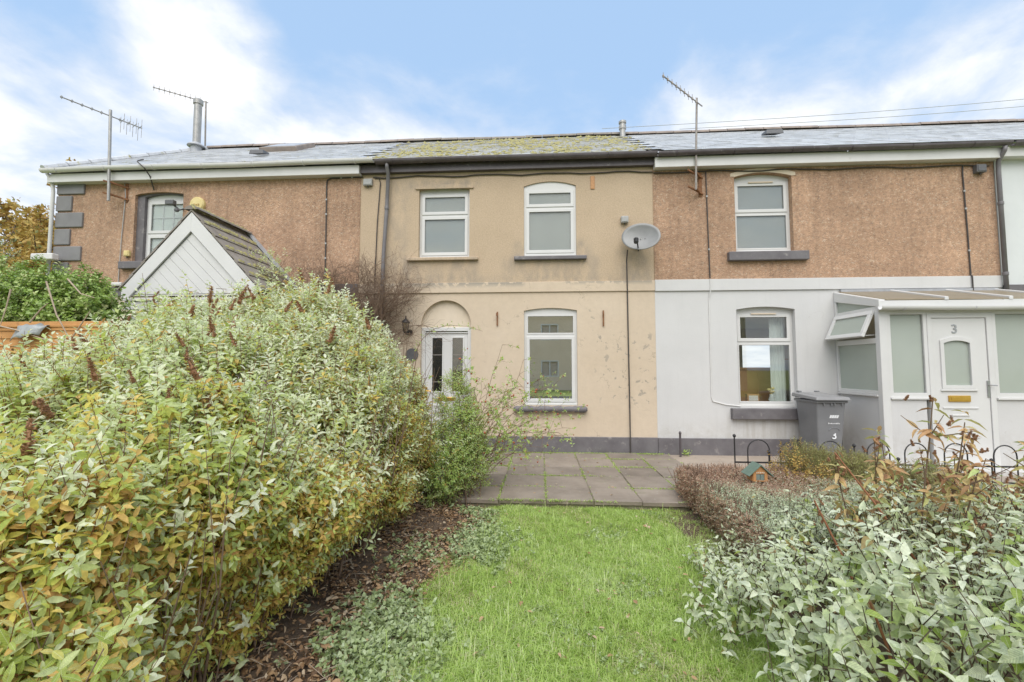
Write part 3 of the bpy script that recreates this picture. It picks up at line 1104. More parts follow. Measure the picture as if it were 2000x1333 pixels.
# ---------------------------------------------------------------- brown pebbledash house on the right, white below
rx0, rx1 = 2.20, 8.40
hr = thing('house', 'brown pebbledash house with white painted ground floor beside the porch numbered 3', 'house', (5.3, 0, 0.1))
wRU = (3.73, 4.79, 3.90, 5.35, 5.43)
wRL = (3.70, 4.76, 0.98, 2.80, 2.85)
MB().plate(rect(rx0, rx1, 3.38, 5.70), [opening(*wRU)], -0.012, 0.14, False).build('upper_wall', 'pebble', hr)
MB().plate(rect(rx0, rx1, -0.06, 3.16), [opening(*wRL)], -0.004, 0.14, False).build('lower_wall', 'white', hr)
MB().box(rx0 + .002, rx1, -0.035, 0.02, 3.161, 3.379).build('band', 'white', hr, bevel=0.006)
MB().box(rx0 + .002, 5.42, -0.04, 0.02, -0.06, 0.395).build('plinth', 'dark_paint', hr, bevel=0.008)
b = MB().plate([(3.66, 5.36), (3.73, 5.36)] + [(x, z + .002) for x, z in arc_top(3.73, 4.79, 5.35, 5.43)][::-1] + [(4.86, 5.36)] + arc_top(3.66, 4.86, 5.42, 5.51), [], -0.022, -0.0125)
b.build('lintel', 'cream_plain', hr)
window(hr, *wRU, split=4.67, y=0.10, blind='blind_grey', low_sash=False, vent=True)
wl_low = window(hr, *wRL, split=2.18, y=0.10, blind=None, pane='pane', low_sash=False, vent=True)
sill(hr, 3.56, 5.01, 3.715, 3.885, -0.11)
sill(hr, 3.54, 4.95, 0.755, 0.955, -0.11)
MB().box(rx0 + .01, rx1, -0.17, 0.0, 5.52, 5.715).build('fascia', 'fascia', hr, bevel=0.004)
gutter(hr, rx0 + 0.05, rx1 + 0.1, 5.765, 'dark_pvc', y=-0.235, r=0.058)
dp = MB().tube([(8.40, -0.235, 5.70), (8.40, -0.22, 5.62), (8.405, -0.10, 5.48), (8.41, -0.085, 5.3), (8.41, -0.085, 2.98)], 0.036, 10).build('downpipe', 'grey_pvc', hr, smooth=True)
for z in (4.7, 3.4):
    MB().lathe((8.41, -0.085, z), [(0.042, -.03), (0.045, -.02), (0.045, .02), (0.042, .03)], 12).build('pipe_collar', 'grey_pvc', dp)
rfr = roof(hr, rx0, rx1, 'slate')
room(hr, rx0 + 0.1, rx1 - 0.1, 0.12, 2.95, 'roomwarm')
side_back(hr, rx0, rx1, 'pebble')
# roof vent tile
p = roof_pt(5.24, 2.05, 0.05)
MB().frustum([p + Vector((-.19, -.16, -.03)), p + Vector((.19, -.16, -.03)), p + Vector((.16, .14, .08)), p + Vector((-.16, .14, .08))],
             [p + Vector((-.17, -.15, .07)), p + Vector((.17, -.15, .07)), p + Vector((.14, .14, .13)), p + Vector((-.14, .14, .13))]).build('roof_vent', 'darkbox', hr, bevel=0.01)

# ---------------------------------------------------------------- pale grey house at the far right
fx0, fx1 = 8.42, 13.5
hf = thing('house', 'pale grey rendered house with dark band at the right edge', 'house', (11, 0, 0.1))
MB().plate(rect(fx0, fx1, 3.21, 5.70), [rect(10.6, 11.7, 3.9, 5.35)], -0.012, 0.14, False).build('upper_wall', 'greywall', hf)
MB().plate(rect(fx0, fx1, -0.06, 3.0), [rect(10.6, 11.7, 1.0, 2.8)], -0.012, 0.14, False).build('lower_wall', 'greywall', hf)
MB().box(fx0 + .03, fx1, -0.05, 0.02, 3.001, 3.209).build('band', 'dark_paint', hf, bevel=0.006)
window(hf, 10.6, 11.7, 3.9, 5.35, None, split=4.7, y=0.08)
window(hf, 10.6, 11.7, 1.0, 2.8, None, split=2.2, y=0.08)
MB().box(fx0 + .01, fx1, -0.17, 0.0, 5.54, 5.715).build('fascia', 'fascia', hf, bevel=0.004)
gutter(hf, fx0 + 0.12, fx1, 5.765, 'dark_pvc', y=-0.235, r=0.058)
roof(hf, fx0, fx1, 'slate')
side_back(hf, fx0, fx1, 'greywall', right=True)

# ---------------------------------------------------------------- brown house on the left with dark quoins
lx0, lx1 = -10.14, -3.60
hl = thing('house', 'brown pebbledash house with dark grey corner stones and gabled porch', 'house', (-6.9, 0, 0.1))
wL = (-8.42, -7.36, 3.90, 5.31, 5.36)
MB().plate(rect(lx0, lx1, 3.37, 5.70), [opening(*wL)], -0.012, 0.16, False).build('upper_wall', 'pebble', hl)
MB().box(lx0, lx1, -0.012, 0.14, -0.06, 3.169).build('lower_wall', 'cream_plain', hl)
MB().box(lx0 + .3, lx1, -0.05, 0.02, 3.17, 3.369).build('band', 'dark_paint', hl, bevel=0.006)
w = window(hl, wL[0] + 0.16, wL[1], wL[2], wL[3] - 0.03, wL[4] - 0.02, split=4.5, y=0.12, blind='curtain', top_sash=True, muntin=(3, 2), blind_y=0.012)
# dark painted reveal strip round the opening
MB().plate(opening(wL[0] - 0.002, wL[1] + .001, wL[2], wL[3], wL[4]), [opening(wL[0] + 0.162, wL[1] - 0.005, wL[2] + 0.002, wL[3] - 0.028, wL[4] - 0.018)], 0.05, 0.118).build('reveal', 'dark_paint', hl)
sill(hl, -8.63, -7.30, 3.735, 3.885, -0.11)
zq = [5.68, 5.32, 4.96, 4.61, 4.24, 3.90, 3.57, 3.22]
for i in range(7):
    wq = 0.60 if i % 2 == 0 else 0.335
    q = MB().box(lx0 - 0.012, lx0 + wq, -0.05, 0.10, zq[i + 1] + 0.03, zq[i] - 0.004)
    q.build('quoin', 'quoin', hl, bevel=0.016)
for i in range(8):
    wq = 0.55 if i % 2 else 0.34
    MB().box(lx0 - 0.012, lx0 + wq, -0.05, 0.10, 0.12 + i * 0.375, 0.12 + i * 0.375 + 0.345).build('quoin', 'quoin', hl, bevel=0.016)
MB().box(lx0 - 0.10, lx1 + 0.02, -0.17, 0.0, 5.56, 5.735).build('fascia', 'fascia', hl, bevel=0.004)
gutter(hl, lx0 - 0.14, -3.26, 5.80, 'fascia', y=-0.24, r=0.062)
MB().tube([(lx0 - 0.07, -0.2, 5.74), (lx0 - 0.06, -0.10, 5.6), (lx0 - 0.05, -0.08, 5.4), (lx0 - 0.05, -0.08, 0.1)], 0.034, 10).build('downpipe', 'fascia', hl, smooth=True)
rfl = roof(hl, lx0 - 0.12, lx1, 'slate_dirty', hip=-9.45)
side_back(hl, lx0, lx1, 'pebble', left=True)
hip_a, hip_b = roof_pt(lx0 - 0.12, 0, 0.03), roof_pt(-9.45, SLEN, 0.03)
for k in range(9):
    a = hip_a.lerp(hip_b, k / 9)
    c = hip_a.lerp(hip_b, (k + .97) / 9)
    MB().tube([a, c], [0.075, 0.07], 8).build('hip_tile', 'slate_dirty', rfl)
# skylight standing proud of the slates
sk0, sk1, ss0, ss1 = -6.98, -6.02, 2.40, 3.45
b = MB()
c0, c1, c2, c3 = roof_pt(sk0, ss0), roof_pt(sk1, ss0), roof_pt(sk1, ss1), roof_pt(sk0, ss1)
n_ = Vector((0, -math.sin(SLOPE), math.cos(SLOPE)))
sky_o = MB().frustum([c0, c1, c2, c3], [p + n_ * 0.13 for p in (c0, c1, c2, c3)]).build('skylight', 'ridge', hl, bevel=0.01)
i_ = 0.08
g0, g1, g2, g3 = roof_pt(sk0 + i_, ss0 + i_, .132), roof_pt(sk1 - i_, ss0 + i_, .132), roof_pt(sk1 - i_, ss1 - i_, .132), roof_pt(sk0 + i_, ss1 - i_, .132)
MB().frustum([g0, g1, g2, g3], [p + n_ * 0.006 for p in (g0, g1, g2, g3)]).build('pane', 'lead', sky_o)
p = roof_pt(-6.36, 1.36, 0.05)
MB().frustum([p + Vector((-.17, -.15, -.05)), p + Vector((.17, -.15, -.05)), p + Vector((.15, .12, .06)), p + Vector((-.15, .12, .06))],
             [p + Vector((-.15, -.14, .05)), p + Vector((.15, -.14, .05)), p + Vector((.13, .12, .10)), p + Vector((-.13, .12, .10))]).build('roof_vent', 'darkbox', hl, bevel=0.01)
# stove flue through the end of the ridge
fl = MB().lathe((-9.45, 2.75, 7.55), [(0.095, 0), (0.095, 1.45), (0.12, 1.46), (0.12, 1.58), (0.10, 1.60)], 18).build('flue', 'steel', hl, smooth=False)
MB().lathe((-9.45, 2.75, 7.80), [(0.22, 0.0), (0.21, 0.03), (0.11, 0.10)], 18).build('flue_collar', 'lead', fl)
MB().lathe((-9.45, 2.75, 7.35), [(0.15, 0.0), (0.135, 0.44)], 18).build('flue_base', 'lead', fl)

# short flue at the ridge between middle and right house
ft = MB().lathe((2.22, 3.0, 7.72), [(0.075, 0), (0.075, 0.30), (0.095, 0.31), (0.095, 0.40), (0.075, 0.41), (0.075, 0.46), (0.10, 0.47), (0.10, 0.52), (0.02, 0.56)], 16).build('roof_flue', 'steel')
tag(ft, 'short grey vent pipe with cap poking through the ridge beside the mossy roof', 'vent pipe')

# moss cushions on the middle roof
mb = MB()
for k in range(1900):
    x = random.uniform(mx0 - 0.1, mx1 + 0.1)
    s = random.uniform(0.05, SLEN - .05)
    e = 0.9 * math.sin(x * 2.3 + s) + 0.8 * math.sin(x * 5.1 - s * 3.7) + random.uniform(-1.1, 1.1)
    if x < mx0 + 0.75 * s / SLEN * 1.2 + 0.25 * random.random() or x > mx1 - 0.05 - 0.30 * s / SLEN:
        if random.random() < 0.85:
            continue
    if e < -0.25:
        continue
    r = random.uniform(0.012, 0.045)
    p = roof_pt(x, s, 0.032)
    ring_ = [p + Vector((r * 1.4 * math.cos(a), r * math.sin(a) * math.cos(SLOPE), r * math.sin(a) * math.sin(SLOPE))) for a in [math.pi * 2 * i / 5 + random.random() for i in range(5)]]
    mb.add(ring_ + [p + n_ * r * 0.75], [(i, (i + 1) % 5, 5) for i in range(5)])
stuff(mb.build('moss', 'moss', hm, smooth=True))

# ================================================================== porch with the number 3
PY = -1.07
pr_ = thing('porch', 'white lean-to porch with glazed sides and front door numbered 3', 'porch', (6.9, PY / 2, 0.1))
px0, px1 = 5.47, 8.30
# masonry dwarf walls
for nm, a in (('dwarf_wall', (px0 + .012, px0 + 0.13, PY + 0.10, -0.045, 0.05, 1.27)), ('dwarf_wall', (px0 + .012, 6.13, PY + 0.004, PY + 0.10, 0.05, 1.23)),
              ('dwarf_wall', (7.17, px1, PY + 0.004, PY + 0.10, 0.05, 1.23))):
    MB().box(*a).build(nm, 'white', pr_, bevel=0.006)
MB().box(px0 - 0.05, px1 + .05, PY - 0.30, PY + 0.0, 0.0, 0.16).build('step', 'white', pr_, bevel=0.01)
MB().box(px0 - 0.06, px1 + .05, PY - 0.34, PY + 0.002, -0.02, 0.07).build('step_base', 'path', pr_, bevel=0.01)
# corner posts and head
MB().box(px0 - 0.01, px0 + 0.11, PY - 0.01, PY + 0.09, 0.12, 2.62).build('corner_post', 'upvc', pr_, bevel=0.008)
MB().box(px0 - 0.005, px0 + 0.10, -0.05, -0.008, 1.27, 2.98).build('wall_post', 'upvc', pr_, bevel=0.006)
MB().box(px0 - 0.002, px1, PY - 0.012, PY + 0.085, 2.585, 2.70).build('head_rail', 'upvc', pr_, bevel=0.006)
MB().box(px0 - 0.04, px1, PY - 0.06, PY - 0.011, 2.62, 2.78).build('fascia', 'upvc', pr_, bevel=0.006)
gt = gutter(pr_, px0 - 0.06, px1 + 0.05, 2.665, 'upvc', y=PY - 0.115, r=0.05, brackets=True)
# side glazing: rail at mid height, lower pane, top-hung light standing open, trapezoid above
MB().box(px0 + .001, px0 + 0.085, PY + 0.08, -0.045, 1.27, 1.33).build('side_rail', 'upvc', pr_, bevel=0.005)
MB().box(px0 - .03, px0 + 0.06, PY + 0.085, -0.05, 1.235, 1.268).build('side_cill', 'upvc', pr_, bevel=0.005)
MB().box(px0 + .001, px0 + 0.085, PY + 0.08, -0.045, 2.10, 2.19).build('side_rail', 'upvc', pr_, bevel=0.005)
MB().box(px0 + .001, px0 + 0.085, PY + 0.08, -0.045, 2.62, 2.70).build('side_rail', 'upvc', pr_, bevel=0.005)
MB().box(px0 + 0.03, px0 + 0.036, PY + 0.07, -0.05, 1.33, 2.10).build('pane', 'pane_porch', pr_)
b = MB().frustum([(px0 + .03, PY + .09, 2.70), (px0 + .036, PY + .09, 2.70), (px0 + .036, -.05, 2.70), (px0 + .03, -.05, 2.70)],
                 [(px0 + .03, PY + .09, 2.74), (px0 + .036, PY + .09, 2.74), (px0 + .036, -.05, 2.95), (px0 + .03, -.05, 2.95)])
b.build('pane', 'pane_porch', pr_)
# sloping side rafter
MB().frustum([(px0 - .01, PY - .03, 2.68), (px0 + .09, PY - .03, 2.68), (px0 + .09, -.01, 2.92), (px0 - .01, -.01, 2.92)],
             [(px0 - .01, PY - .03, 2.80), (px0 + .09, PY - .03, 2.80), (px0 + .09, -.01, 3.10), (px0 - .01, -.01, 3.10)]).build('rafter', 'upvc', pr_, bevel=0.006)
# open top-hung light (hinged at the top, foot pushed out)
op = MB()
hz, ln, an = 2.63, 0.46, R(24)
def opt(y, d, t_):   # d down the sash, t_ thickness outwards
    return (px0 - 0.012 - d * math.sin(an) - t_ * math.cos(an), y, hz - d * math.cos(an) + t_ * math.sin(an))
def opbox(bb, ya, yb_, d0, d1, t0, t1):
    bb.frustum([opt(ya, d1, t0), opt(yb_, d1, t0), opt(yb_, d1, t1), opt(ya, d1, t1)], [opt(ya, d0, t0), opt(yb_, d0, t0), opt(yb_, d0, t1), opt(ya, d0, t1)])
ya, yb_ = PY + 0.09, -0.055
for (a, c, d0, d1) in ((ya, yb_, 0, 0.07), (ya, yb_, ln - 0.07, ln), (ya, ya + .07, 0.07, ln - .07), (yb_ - .07, yb_, 0.07, ln - .07)):
    opbox(op, a, c, d0, d1, -0.02, 0.03)
ow = op.build('open_light', 'upvc', pr_, bevel=0.005)
g = MB()
opbox(g, ya + .07, yb_ - .07, .07, ln - .07, 0.0, 0.006)
g.build('pane', 'pane_porch', ow)
st = MB()
st.tube([(px0 + .02, PY + .12, 2.24), opt(PY + .12, ln - 0.03, -0.02)], 0.008, 6)
st.build('stay', 'greybox', ow)
# front: left pane, door, right pane
def front_light(x0, x1):
    w_ = MB().plate(rect(x0, x1, 1.23, 2.585), [rect(x0 + .055, x1 - .055, 1.30, 2.56)], PY + 0.0, PY + 0.075).build('front_light', 'upvc', pr_, bevel=0.004)
    MB().box(x0 + .05, x1 - .05, PY + .035, PY + .041, 1.295, 2.565).build('pane', 'pane_porch', w_)
    MB().ring(x0 + .05, x1 - .05, 1.295, 2.565, .012, PY + .012, PY + .033).build('gasket', 'greybox', w_)
    MB().box(x0, x1, PY - .03, PY + 0.0, 1.20, 1.232).build('front_cill', 'upvc', w_, bevel=0.004)
front_light(px0 + 0.112, 6.19)
front_light(7.17, 8.28)
dfr = MB().plate(rect(6.192, 7.168, 0.165, 2.585), [rect(6.262, 7.085, 0.20, 2.50)], PY - 0.004, PY + 0.08).build('door', 'upvc', pr_, bevel=0.005)
gl = [(6.425, 1.42), (6.825, 1.42)] + arc_top(6.425, 6.825, 2.10, 2.14)
MB().plate(rect(6.268, 7.079, 0.205, 2.494), [gl], PY + 0.012, PY + 0.06).build('door_leaf', 'upvc', dfr, bevel=0.004)
MB().plate([(6.375, 1.37), (6.875, 1.37)] + arc_top(6.375, 6.875, 2.14, 2.20), [[(6.43, 1.425), (6.82, 1.425)] + arc_top(6.43, 6.82, 2.095, 2.135)], PY - 0.006, PY + 0.0115).build('glass_surround', 'upvc', dfr, bevel=0.007)
MB().plate([(6.35, 1.335), (6.90, 1.335), (6.89, 1.368), (6.36, 1.368)], [], PY - 0.012, PY + 0.0115).build('glass_foot', 'upvc', dfr, bevel=0.005)
MB().box(6.42, 6.83, PY + .03, PY + .036, 1.415, 2.145).build('pane', 'pane_porch', dfr)
MB().box(6.455, 6.785, PY - 0.008, PY + 0.0115, 1.165, 1.265).build('letter_plate', 'brass', dfr, bevel=0.008)
MB().box(6.49, 6.75, PY - 0.013, PY - 0.0085, 1.19, 1.24).build('letter_flap', 'brass', dfr, bevel=0.003)
for (a, c, z) in ((6.37, 6.90, 1.055), (6.50, 6.76, 0.94), (6.37, 6.90, 0.60), (6.50, 6.76, 0.49), (6.33, 6.97, 0.40)):
    MB().box(a, c, PY + 0.0, PY + 0.0115, z, z + 0.028).build('panel_mould', 'upvc', dfr, bevel=0.006)
h_ = MB().box(7.045, 7.075, PY - .004, PY + .0115, 1.24, 1.50)
h_.tube([(7.06, PY - .004, 1.43), (7.06, PY - .05, 1.43), (7.14, PY - .055, 1.425)], 0.009, 6)
h_.build('door_handle', 'chrome', dfr)
me = text_mesh('3', 0.20)
me.materials.append(M['chrome'])
t3 = place('door_number', me, Vector((6.61, PY + 0.008, 2.315)), dfr)
t3.rotation_euler = (R(90), 0, 0)
# tan polycarbonate roof with white bars
ry0, rz0, ry1, rz1 = PY - 0.06, 2.79, -0.02, 3.10
bars = [5.52, 6.46, 7.42, 8.26]
for i in range(3):
    a, c = bars[i] + .03, bars[i + 1] - .03
    MB().frustum([(a, ry0, rz0), (c, ry0, rz0), (c, ry1, rz1), (a, ry1, rz1)], [(a, ry0, rz0 + .016), (c, ry0, rz0 + .016), (c, ry1, rz1 + .016), (a, ry1, rz1 + .016)]).build('roof_panel', 'poly', pr_)
for xb in bars[1:]:
    MB().frustum([(xb - .03, ry0 - .01, rz0 - .01), (xb + .03, ry0 - .01, rz0 - .01), (xb + .03, ry1, rz1 - .01), (xb - .03, ry1, rz1 - .01)],
                 [(xb - .03, ry0 - .01, rz0 + .045), (xb + .03, ry0 - .01, rz0 + .045), (xb + .03, ry1, rz1 + .045), (xb - .03, ry1, rz1 + .045)]).build('glazing_bar', 'upvc', pr_, bevel=0.008)
MB().box(px0 + .1, px1, -0.06, -0.004, 3.10, 3.15).build('wall_flashing', 'lead', pr_)
MB().box(px1 - .1, px1, PY + .08, -0.02, 0.1, 2.75).build('end_wall', 'white', pr_)

# a house plant inside the porch
pot = thing('potted_plant', 'leafy plant seen through the glass beside the porch door', 'plant', (5.80, -0.75, 1.25))
MB().lathe((5.80, -0.75, 1.24), [(0.05, 0), (0.07, 0.12), (0.075, 0.12), (0.06, 0.10)], 12).build('pot', 'cream_plain', pot)

# ================================================================== gabled porch on the left house
GY_ = -1.45
gp = thing('porch', 'white boarded gable porch with mossy brown tile roof', 'porch', (-5.93, GY_ / 2, 0.1))
ax, az = -5.93, 4.36
el, er, ez = -7.13, -4.73, 3.05
pitch = math.atan2(az - ez, ax - el)
# bargeboards
for sgn, ex in ((-1, el), (1, er)):
    tip = Vector((ax, 0, az))
    foot = Vector((ex, 0, ez))
    dwn = Vector((0, 0, -0.20))
    outl = [(foot.x, foot.z - 0.16), (foot.x + 0.12 * -sgn, foot.z - 0.16), (ax, az - 0.33), (ax, az), (foot.x, foot.z)]
    if sgn > 0:
        outl = outl[::-1]
    MB().plate(outl, [], GY_ - 0.03, GY_ + 0.0).build('bargeboard', 'upvc', gp, bevel=0.004)
# diagonal boards inside the gable
bw = 0.145
tri = [(el + 0.20, ez - 0.09), (er - 0.20, ez - 0.09), (ax, az - 0.36)]
def clip_poly(poly, nx, nz, d):
    out = []
    for i in range(len(poly)):
        p, q = poly[i], poly[(i + 1) % len(poly)]
        fp, fq = p[0] * nx + p[1] * nz - d, q[0] * nx + q[1] * nz - d
        if fp >= 0:
            out.append(p)
        if fp * fq < 0:
            t_ = fp / (fp - fq)
            out.append((p[0] + (q[0] - p[0]) * t_, p[1] + (q[1] - p[1]) * t_))
    return out
ca, sa = math.cos(R(45)), math.sin(R(45))
d0 = min(p[0] * ca + p[1] * sa for p in tri)
d1 = max(p[0] * ca + p[1] * sa for p in tri)
k = d0
while k < d1:
    poly = clip_poly(clip_poly(tri, ca, sa, k + 0.003), -ca, -sa, -(k + bw - 0.003))
    if len(poly) >= 3:
        MB().plate(poly, [], GY_ + 0.006, GY_ + 0.02).build('board', 'upvc', gp, bevel=0.003)
    k += bw
MB().plate([(el + .1, ez - .12), (er - .1, ez - .12), (ax, az - .25)], [], GY_ + 0.0205, GY_ + 0.03).build('gable_back', 'upvc', gp)
MB().box(el + 0.05, er - 0.05, GY_ - 0.05, GY_ + 0.03, ez - 0.21, ez - 0.162).build('tie_board', 'fascia', gp, bevel=0.004)
MB().box(el + 0.06, er - 0.06, GY_ - 0.02, GY_ + 0.08, ez - 0.36, ez - 0.211).build('beam', 'fascia', gp, bevel=0.004)
for x in (el + 0.25, er - 0.25):
    MB().box(x - 0.08, x + 0.08, GY_ + 0.0, GY_ + 0.16, 0.1, ez - 0.36).build('post', 'fascia', gp, bevel=0.006)
    MB().box(x - 0.05, x + 0.05, GY_ + 0.16, -0.05, 0.1, ez - 0.3).build('side_wall', 'cream_plain', gp)
# tiles: two slopes, thick, in courses down the slope
tl = math.hypot(az - ez, ax - el) + 0.06
ny, nr = 8, 6
tyw = (0 - (GY_ - 0.04)) / ny
for sgn in (-1, 1):
    tb = MB().box(-tl / nr * 0.62, tl / nr * 0.62, -tyw / 2 + 0.003, tyw / 2 - 0.003, -0.011, 0.011)
    tm = bpy.data.meshes.new('tile')
    tm.from_pydata(tb.v, [], tb.f)
    tm.materials.append(M['tile'])
    for r in range(nr):
        for c in range(ny):
            s = (r + 0.5) * tl / nr
            x = ax + sgn * s * math.cos(pitch)
            z = az - s * math.sin(pitch) + 0.045
            o = place('tile', tm, Vector((x, GY_ - 0.04 + (c + .5) * tyw, z)), gp)
            o.rotation_euler = (random.uniform(-.01, .01), sgn * (pitch - 0.055) + random.uniform(-.01, .01), random.uniform(-.01, .01))
for c in range(5):
    y0_ = GY_ - 0.05 + c * 0.29
    b = MB()
    prf = [(ax + 0.12 * math.cos(a), az + 0.045 + 0.07 * math.sin(a)) for a in [math.pi * i / 6 for i in range(7)]]
    b.v += [(p[0], y0_, p[1]) for p in prf] + [(p[0], y0_ + 0.285, p[1] + 0.004) for p in prf]
    b.f += [(i, i + 7, i + 8, i + 1) for i in range(6)] + [tuple(range(7)), tuple(range(7, 14))[::-1]]
    b.build('ridge_tile', 'tile', gp)
MB().bar((ax + 0.02, -0.03, az + 0.10), (ax + 1.30, -0.03, ez + 0.02), 0.05, 0.13, up=(0, 1, 0)).build('flashing', 'lead', gp)
MB().bar((ax - 0.02, -0.03, az + 0.10), (ax - 1.30, -0.03, ez + 0.02), 0.05, 0.13, up=(0, 1, 0)).build('flashing', 'lead', gp)
mb = MB()
for k in range(420):
    sgn = 1
    c = random.random()
    if random.random() < 0.35:
        s, y = random.uniform(0, 0.12), random.uniform(GY_ - .05, GY_ + .5)
    else:
        s = (random.randint(0, nr) + random.uniform(-.08, .08)) * tl / nr
        y = random.uniform(GY_, 0)
    p = Vector((ax + sgn * s * math.cos(pitch), y, az - s * math.sin(pitch) + 0.075 + (0.05 if s < 0.12 else 0)))
    r = random.uniform(0.01, 0.035)
    rg = [p + Vector((r * math.cos(a), r * 1.3 * math.sin(a), -sgn * r * math.cos(a) * math.tan(pitch) * .9)) for a in [math.pi * 2 * i / 5 for i in range(5)]]
    mb.add(rg + [p + Vector((0.4 * r, 0, r))], [(i, (i + 1) % 5, 5) for i in range(5)])
stuff(mb.build('moss', 'moss', gp, smooth=True))

# ================================================================== fittings on the walls
def cable(label, pts, r=0.011, mat='blackwire', clips=0, cat='cable'):
    b = MB()
    b.tube(pts, r, 6)
    o = b.build('cable', mat)
    tag(o, label, cat)
    if clips:
        n = 0
        for i in range(len(pts) - 1):
            a, c = Vector(pts[i]), Vector(pts[i + 1])
            L = (c - a).length
            k = int(L / clips)
            for j in range(1, k + 1):
                p = a.lerp(c, j / (k + 1))
                q = MB().box(p.x - 0.016, p.x + 0.016, p.y - 0.014, p.y + 0.004, p.z - 0.016, p.z + 0.016)
                q.build('clip', 'greybox', o)
    return o


def wavy(x0, x1, z0, z1, y, n=24, amp=0.012):
    return [(x0 + (x1 - x0) * i / n, y, z0 + (z1 - z0) * i / n + random.uniform(-amp, amp) * 0.5 - 0.015 * math.sin(i * 1.1)) for i in range(n + 1)]


cable('black cable sagging along the top of the beige house', wavy(-3.34, 2.2, 5.535, 5.505, -0.022), 0.012)
cable('black cable running under the white eaves board of the right house', wavy(2.21, 8.3, 5.475, 5.44, -0.034), 0.012)
cable('black cable dropping from the eaves on the left brown house', [(-3.55, -0.03, 5.55), (-4.22, -0.03, 5.54), (-4.29, -0.03, 5.50), (-4.30, -0.03, 5.40), (-4.29, -0.03, 4.5), (-4.28, -0.03, 2.7)], 0.013, clips=0.33)
cable('thin cable beside the downpipe of the beige house', [(-3.30, -0.02, 5.52), (-3.22, -0.02, 5.52), (-3.19, -0.02, 5.42), (-3.24, -0.02, 4.6), (-3.27, -0.02, 3.4), (-3.28, -0.02, 2.6)], 0.010)
cable('cable hanging straight down from the satellite dish', [(1.68, -0.10, 3.95), (1.67, -0.045, 3.75), (1.675, -0.045, 3.3), (1.68, -0.018, 3.12), (1.685, -0.018, 2.0), (1.69, -0.018, 1.2), (1.685, -0.05, 0.42), (1.685, -0.05, 0.12)], 0.012)
cable('dark cable down the brown pebbledash left of the right upper window', [(3.20, -0.03, 5.46), (3.21, -0.03, 4.5), (3.225, -0.03, 3.40)], 0.011, clips=0.6)
cable('white cable down the white wall to the lower window', [(3.225, -0.045, 3.38), (3.225, -0.045, 3.17), (3.20, -0.014, 3.0), (3.20, -0.014, 1.15), (3.22, -0.014, 1.08), (3.45, -0.014, 1.02), (3.72, -0.014, 0.99)], 0.010, 'whitewire')
cable('dark cable down the pebbledash beside the small grey box', [(7.85, -0.03, 5.45), (7.84, -0.03, 5.3), (7.86, -0.03, 4.3), (7.87, -0.03, 3.40), (7.87, -0.055, 3.37), (7.87, -0.055, 3.10)], 0.012, clips=0.5)
cable('grey cable down the pebbledash beside the left aerial mast', [(-8.66, -0.03, 5.60), (-8.62, -0.03, 5.3), (-8.66, -0.03, 4.4), (-8.68, -0.03, 3.4)], 0.008, 'greybox')
cable('dark cable over the gutter above the left window', [(-8.25, -0.05, 6.05), (-8.22, -0.20, 5.95), (-8.10, -0.33, 5.86), (-7.95, -0.33, 5.73), (-7.95, -0.19, 5.62), (-8.0, -0.03, 5.40)], 0.013)

def wall_box(label, x0, x1, z0, z1, d, mat, cat='box', y=-0.002):
    t = thing('junction_box', label, cat, ((x0 + x1) / 2, y, z0))
    MB().box(x0, x1, y - d, y, z0, z1).build('case', mat, t, bevel=0.012)
    MB().box(x0 + .015, x1 - .015, y - d - 0.008, y - d - 0.0005, z0 + .02, z1 - .015).build('cover', mat, t, bevel=0.004)
    MB().tube([((x0 + x1) / 2, y - d / 2, z0 + 0.002), ((x0 + x1) / 2, y - d / 2, z0 - 0.03)], 0.014, 8).build('gland', 'blackwire', t)
    return t


wall_box('grey cable box at the top left corner of the beige house', -3.53, -3.35, 5.36, 5.50, 0.07, 'greybox')
wall_box('small grey box on the beige wall above the satellite dish', 1.575, 1.715, 4.49, 4.62, 0.08, 'greybox')
wall_box('dark grey box on the pebbledash near the right downpipe', 8.03, 8.20, 5.29, 5.44, 0.09, 'darkbox', y=-0.014)
wall_box('small cream box on the pebbledash above the left window sill', -8.56, -8.44, 4.00, 4.12, 0.06, 'yellow', y=-0.014)
wall_box('small white box at the left end of the white gable', -8.75, -8.53, 3.375, 3.45, 0.10, 'fascia', y=-0.014)

# hooks and scars
def wall_hook(label, x, z0, z1, mat='rust'):
    o = MB().box(x - 0.012, x + 0.012, -0.03, 0.004, z0, z1)
    o.tube([(x, -0.03, z1 - 0.08), (x - 0.01, -0.07, z1 - 0.09), (x - 0.015, -0.075, z1 - 0.03)], 0.006, 6)
    return tag(o.build('wall_hook', mat), label, 'hook')


wall_hook('rusty iron hook on the cream wall between door and window', -0.82, 2.52, 2.79)
wall_hook('rusty iron hook with a drip stain right of the lower window', 1.22, 2.50, 2.80)
tag(MB().box(1.005, 1.085, -0.018, 0.004, 5.19, 5.45).build('timber_plug', 'bird_wood', bevel=0.006), 'short brown timber strip high on the beige wall', 'timber strip')

